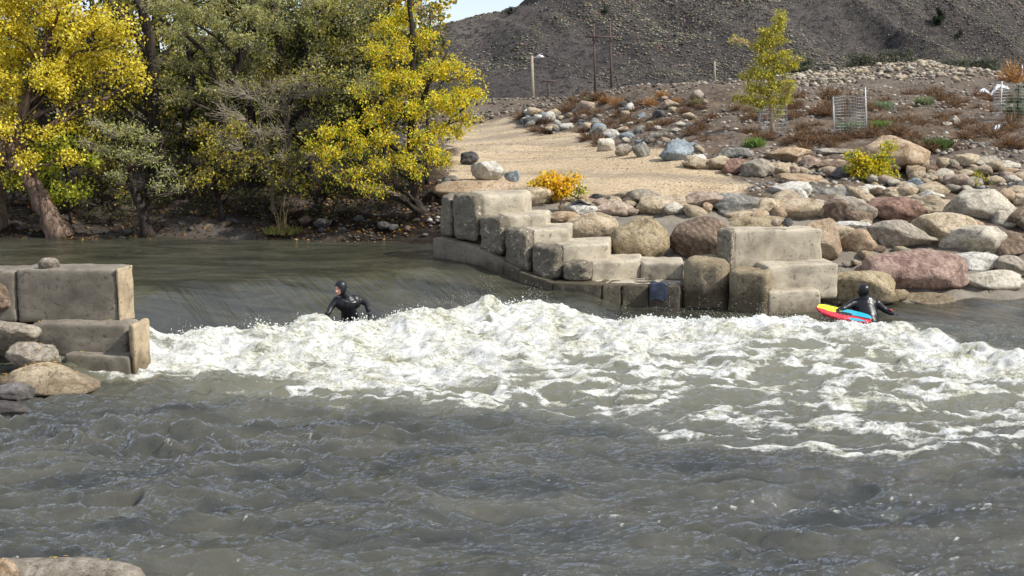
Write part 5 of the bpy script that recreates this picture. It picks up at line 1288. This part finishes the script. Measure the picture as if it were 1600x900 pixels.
# head: facing direction
fd = Vector((-.62, -.76, -.14)).normalized(); sdv = Vector((0, 0, 1)).cross(fd).normalized(); upv = fd.cross(sdv)
caps(bm, hc+fd*-.012+upv*.035, hc+fd*.004+upv*-.015, .102, .088, (1, 1, 1), 18)
caps(bm, hc+fd*.03+upv*-.05, hc+fd*.055+upv*-.088, .062, .036)                     # jaw, chin
caps(bm, hc+fd*.076+upv*.022, hc+fd*.106+upv*-.028, .013, .018, seg=8)              # nose
caps(bm, hc+fd*.075+upv*.035+sdv*-.035, hc+fd*.075+upv*.035+sdv*.035, .02, .02, seg=8)  # brow
caps(bm, hc+fd*.080+upv*-.058+sdv*-.018, hc+fd*.080+upv*-.058+sdv*.018, .012, .012, seg=8)  # lips
for s_ in (-1, 1): caps(bm, hc+fd*.05+upv*-.012+sdv*s_*.042, hc+fd*.056+upv*-.03+sdv*s_*.036, .03, .026, seg=8)
import itertools
ring = [hc+fd*(.062-.03*abs(math.cos(a))**1)+upv*(-.018+.078*math.sin(a))+sdv*(.064*math.cos(a)) for a in [2*math.pi*k/14 for k in range(15)]]
for q0, q1 in zip(ring[:-1], ring[1:]): caps(bm, q0, q1, .014, .014, seg=6)
def ff_(c):
    d = c-hc; x, y, z = d.dot(fd), d.dot(sdv), d.dot(upv)
    if x > .028 and (y/.058)**2+((z+.02)/.073)**2 < 1 and d.length < .16:
        if z > .008 and z < .024 and abs(abs(y)-.031) < .014 and x < .094: return 1
        if abs(z+.058) < .004 and abs(y) < .02: return 1
        return 2
    return 0
figure(bm, 'body', pr, [NEO, DKF, SKIN], .0085, 2, ff_)
lg = MB(); lg.tube([S(556,471.5,-.11), S(551,473,-.14)], .008, 5); lg.build('chest_logo', simple('logo_grey', (.5,.5,.52), .5), pr)
zp = MB(); zp.tube([S(533,466.5,-.14), S(538,470,-.17), S(546,472,-.165)], .009, 5); zp.build('chest_zip', simple('zip_grey', (.07,.07,.08), .3), pr)
# --- swimmer with bodyboard (seen from behind)
Yq = 22.35
def T(px, py, dy=0): return at(px, py+2.5, Yq+dy)
qb = T(1352, 498); qb.z = -.3
pq = thing('person', 'person in a shiny black wetsuit seen from behind holding a bodyboard', 'person', qb)
bm = bmesh.new()
hc2 = T(1349.5,452,.02); nk = T(1352,464,.02)
up_, mid_, low_ = T(1352,473,.05), T(1353,483,-.02), T(1357,494,-.12)
caps(bm, up_+Vector((-.12,0,-.01)), up_+Vector((.11,0,-.02)), .135, .13, (1, .8, 1)); caps(bm, up_, mid_, .17, .17, (1.15, .75, 1)); caps(bm, mid_, low_, .17, .16, (1.15, .85, 1)); caps(bm, low_, low_+Vector((.05, -.3, -.3)), .15, .12)
caps(bm, nk+Vector((0, 0, -.03)), hc2+Vector((0, 0, -.05)), .085, .07); caps(bm, up_+Vector((-.12, 0, .02)), nk, .085, .07); caps(bm, up_+Vector((.12, 0, .02)), nk, .085, .07)
caps(bm, hc2+Vector((0, -.01, .03)), hc2+Vector((0, .02, -.035)), .104, .094, (1, 1.1, 1), 18); caps(bm, hc2+Vector((0, .07, -.05)), hc2+Vector((0, .10, -.09)), .05, .035)
for k in (-1, 1): caps(bm, hc2+Vector((k*.09, .01, -.01)), hc2+Vector((k*.09, .01, -.035)), .02, .016, seg=8)
caps(bm, hc2+Vector((0, .11, -.005)), hc2+Vector((0, .125, -.03)), .014, .016, seg=8)
shl, shr = T(1334.5,470.5,.03), T(1370,472,.03)
el, wr = T(1317,480,-.10), T(1301,488,-.16)
caps(bm, shl, el, .078, .052); caps(bm, el, wr, .055, .040); hand(bm, wr, (-.9, -.1, -.12), (0, 0, -1), 1, .25, 1.15)
el, wr = T(1383,482,.02), T(1392,487,-.06)
caps(bm, shr, el, .076, .052); caps(bm, el, wr, .055, .040); hand(bm, wr, (.75, -.2, -.1), (0, 0, -1), -1, .35, 1.0)
for k in (-1, 1):
    h0 = low_+Vector((.05+k*.09, -.28, -.30)); caps(bm, h0, h0+Vector((k*.05, -.25, -.30)), .10, .065); caps(bm, h0+Vector((k*.05, -.25, -.30)), h0+Vector((k*.05, -.05, -.62)), .06, .04)
figure(bm, 'body', pq, [NEOW], .010, 6)
for zz, rr in ((.02, .0), (-.02, .0)): pass
cuff = MB(); a0, a1 = T(1389,483.5,-.06), T(1394,484.5,-.08); cuff.tube([a0+Vector((0,0,.03)), a1+Vector((0,0,.02))], [.016, .014], 6); cuff.build('red_cuff_mark', simple('red_mark', (.65,.04,.08), .4), pq)
# --- bodyboard: rounded outline with thickness, red rails, yellow deck, cyan stripes
def board():
    L_, W_ = .96, .40; out = []
    n_ = 40
    for k in range(n_):
        t = k/n_*2*math.pi; x = math.cos(t); y = math.sin(t)
        xx = L_/2*np.sign(x)*abs(x)**.55; yy = W_/2*np.sign(y)*abs(y)**.6*(1-.18*max(0, xx/(L_/2))-.10*max(0, -xx/(L_/2)))
        out.append((xx, yy))
    rings = []; V = []
    for (sc_, z) in ((.93, -.028), (1.0, -.012), (1.0, .008), (.96, .024), (.90, .028), (.6, .029), (.3, .0295)):
        for (x, y) in out: V.append((x*sc_ if sc_ < .9 else x-(1-sc_)*np.sign(x)*.25, y*sc_, z+.10*max(0, (x*sc_)/(L_/2))**2.2*.6))
    Fc = []; fm_ = []
    nr = 7
    for r_ in range(nr-1):
        for k in range(n_):
            k2 = (k+1) % n_; Fc.append((r_*n_+k, r_*n_+k2, (r_+1)*n_+k2, (r_+1)*n_+k)); fm_.append(0 if r_ < 3 else -1)
    Fc.append(tuple((nr-1)*n_+k for k in range(n_))); fm_.append(-1); Fc.append(tuple(range(n_))[::-1]); fm_.append(0)
    res = []
    for f, q in zip(Fc, fm_):
        if q == 0: res.append(0); continue
        c = np.mean([V[i] for i in f], axis=0)
        res.append((1 if c[1] < .04 else 0) if c[0] > .08 else (2 if c[1] < .0 else (3 if c[1] < .03 else (0 if c[1] < .10 or c[0] > -.1 else 2))))
    return V, Fc, res
V, Fc, fm_ = board()
RED = simple('red_foam_board', (.62,.025,.04), .35); YLW = simple('yellow_foam_board', (.85,.72,.02), .35); CYA = simple('cyan_foam_board', (.03,.38,.52), .35)
me = mesh('bodyboard', np.array(V), Fc, [RED, YLW, CYA, BLK], False, None, fmat=fm_)
p0 = T(1285,483,-.08); p1 = T(1352,496,-.42); cen = (p0+p1)/2
xd = (p0-p1).normalized(); zd = Vector((.10, -.36, .93)); zd = (zd-xd*zd.dot(xd)).normalized(); yd = zd.cross(xd)
M = Matrix((xd, yd, zd)).transposed().to_4x4(); M.translation = cen
bo = link('bodyboard', me); bo.matrix_world = M
tag(bo, 'red, yellow and cyan bodyboard under the hand of the swimmer', 'bodyboard')
# ------------------------------------------------------------------ labels of the many small rocks and bushes: colour, size and the landmark they lie next to
LM = [('the lamp post',833,120),('the twin power poles',940,120),('the weathered wooden post',1117,112),('the caged young tree',1207,190),('the leaning wire cage',1330,185),('the young pine',1590,165),
      ('the huge sunlit rock',1395,235),('the yellow shrub',1362,255),('the white egg shaped stone',954,209),('the large blue grey rock',1057,235),('the far end of the gravel path',790,205),('the red stone of the row',1150,260),
      ('the tiny orange topped seedling',1536,275),('the large pale rounded boulder',1540,320),('the dark red boulder',1398,328),('the slate boulder by the path',1158,318),('the orange shrub',865,290),('the golden round boulder',996,375),
      ('the purple boulder',1425,425),('the grass tuft',443,350),('the box elder trunk',655,330),('the leaning cottonwood trunk',75,320),('the sage green tree trunk',225,330),('the smooth long boulder by the path',1035,320),
      ('the plastic sheet',1550,140),('the white boulder left of the path',762,265),('the crest of the far berm',1440,98),('the left end of the far berm',1260,118),('the right end of the far berm',1520,120),('the slate tilted rock',934,210)]
KC = {'tan':'tan','pale':'cream','white':'white','grey':'grey','slate':'slate grey','blue':'blue grey','pink':'pinkish','brown':'brown','dark':'blackish','orange':'orange tan'}
for o in list(SC.objects):
    if not o.get('group') or o.get('category') not in ('rock', 'dry bush'): continue
    px, py = proj(*o.location); s_ = max(o.scale)*F/o.location.y
    nm, lx, ly = min(LM, key=lambda q: (q[1]-px)**2+((q[2]-py)*1.6)**2)
    dx, dy = px-lx, py-ly
    if abs(dx) > abs(dy)*1.3: dr_ = 'right of' if dx > 0 else 'left of'
    else: dr_ = 'below' if dy > 0 else 'above'
    dist = math.hypot(dx, dy); dw = 'just ' if dist < 22 else ('well ' if dist > 60 and dr_ in ('right of', 'left of', 'below', 'above') else '')
    if o['category'] == 'rock':
        mc = o.data.materials[0].name.replace('_rock', ''); col_ = {v.name.replace('_rock', ''): KC[k] for k, v in RM.items() if k in KC}.get(mc, 'grey')
        sz = 'small' if s_ < 12 else ('larger' if s_ > 20 else 'mid sized')
        o['label'] = f'{sz} {col_} rock {dw}{dr_} {nm}'
    else:
        sz = 'small' if s_ < 14 else ('broad' if s_ > 21 else 'mid sized')
        c_ = 'russet' if o.data in DM else 'pale brown'
        o['label'] = f'{sz} {c_} dry bush {dw}{dr_} {nm}'

import collections
def dups():
    c = collections.Counter(o['label'] for o in SC.objects if o.get('label'))
    return [o for o in SC.objects if o.get('group') and o.get('category') in ('rock', 'dry bush') and c[o['label']] > 1]
for o in dups():
    px, py = proj(*o.location); q = sorted(LM, key=lambda q: (q[1]-px)**2+((q[2]-py)*1.6)**2)
    s_ = o['label']; nm2 = q[1][0]
    lab = s_.replace(' just ', ' ').replace(' well ', ' ')+', towards '+nm2
    o['label'] = lab if len(lab.split()) <= 16 else s_
by = collections.defaultdict(list)
for o in dups(): by[o['label']].append(o)
for lab, os_ in by.items():
    os_.sort(key=lambda o: proj(*o.location)[0]); n_ = len(os_)
    words = ['leftmost', 'rightmost'] if n_ == 2 else (['leftmost', 'middle', 'rightmost'] if n_ == 3 else ['leftmost']+['second from left', 'third from left', 'fourth from left', 'fifth from left'][:max(0, n_-2)]+['rightmost'])
    for o, w_ in zip(os_, words):
        l2 = w_+' '+lab
        if len(l2.split()) <= 16: o['label'] = l2
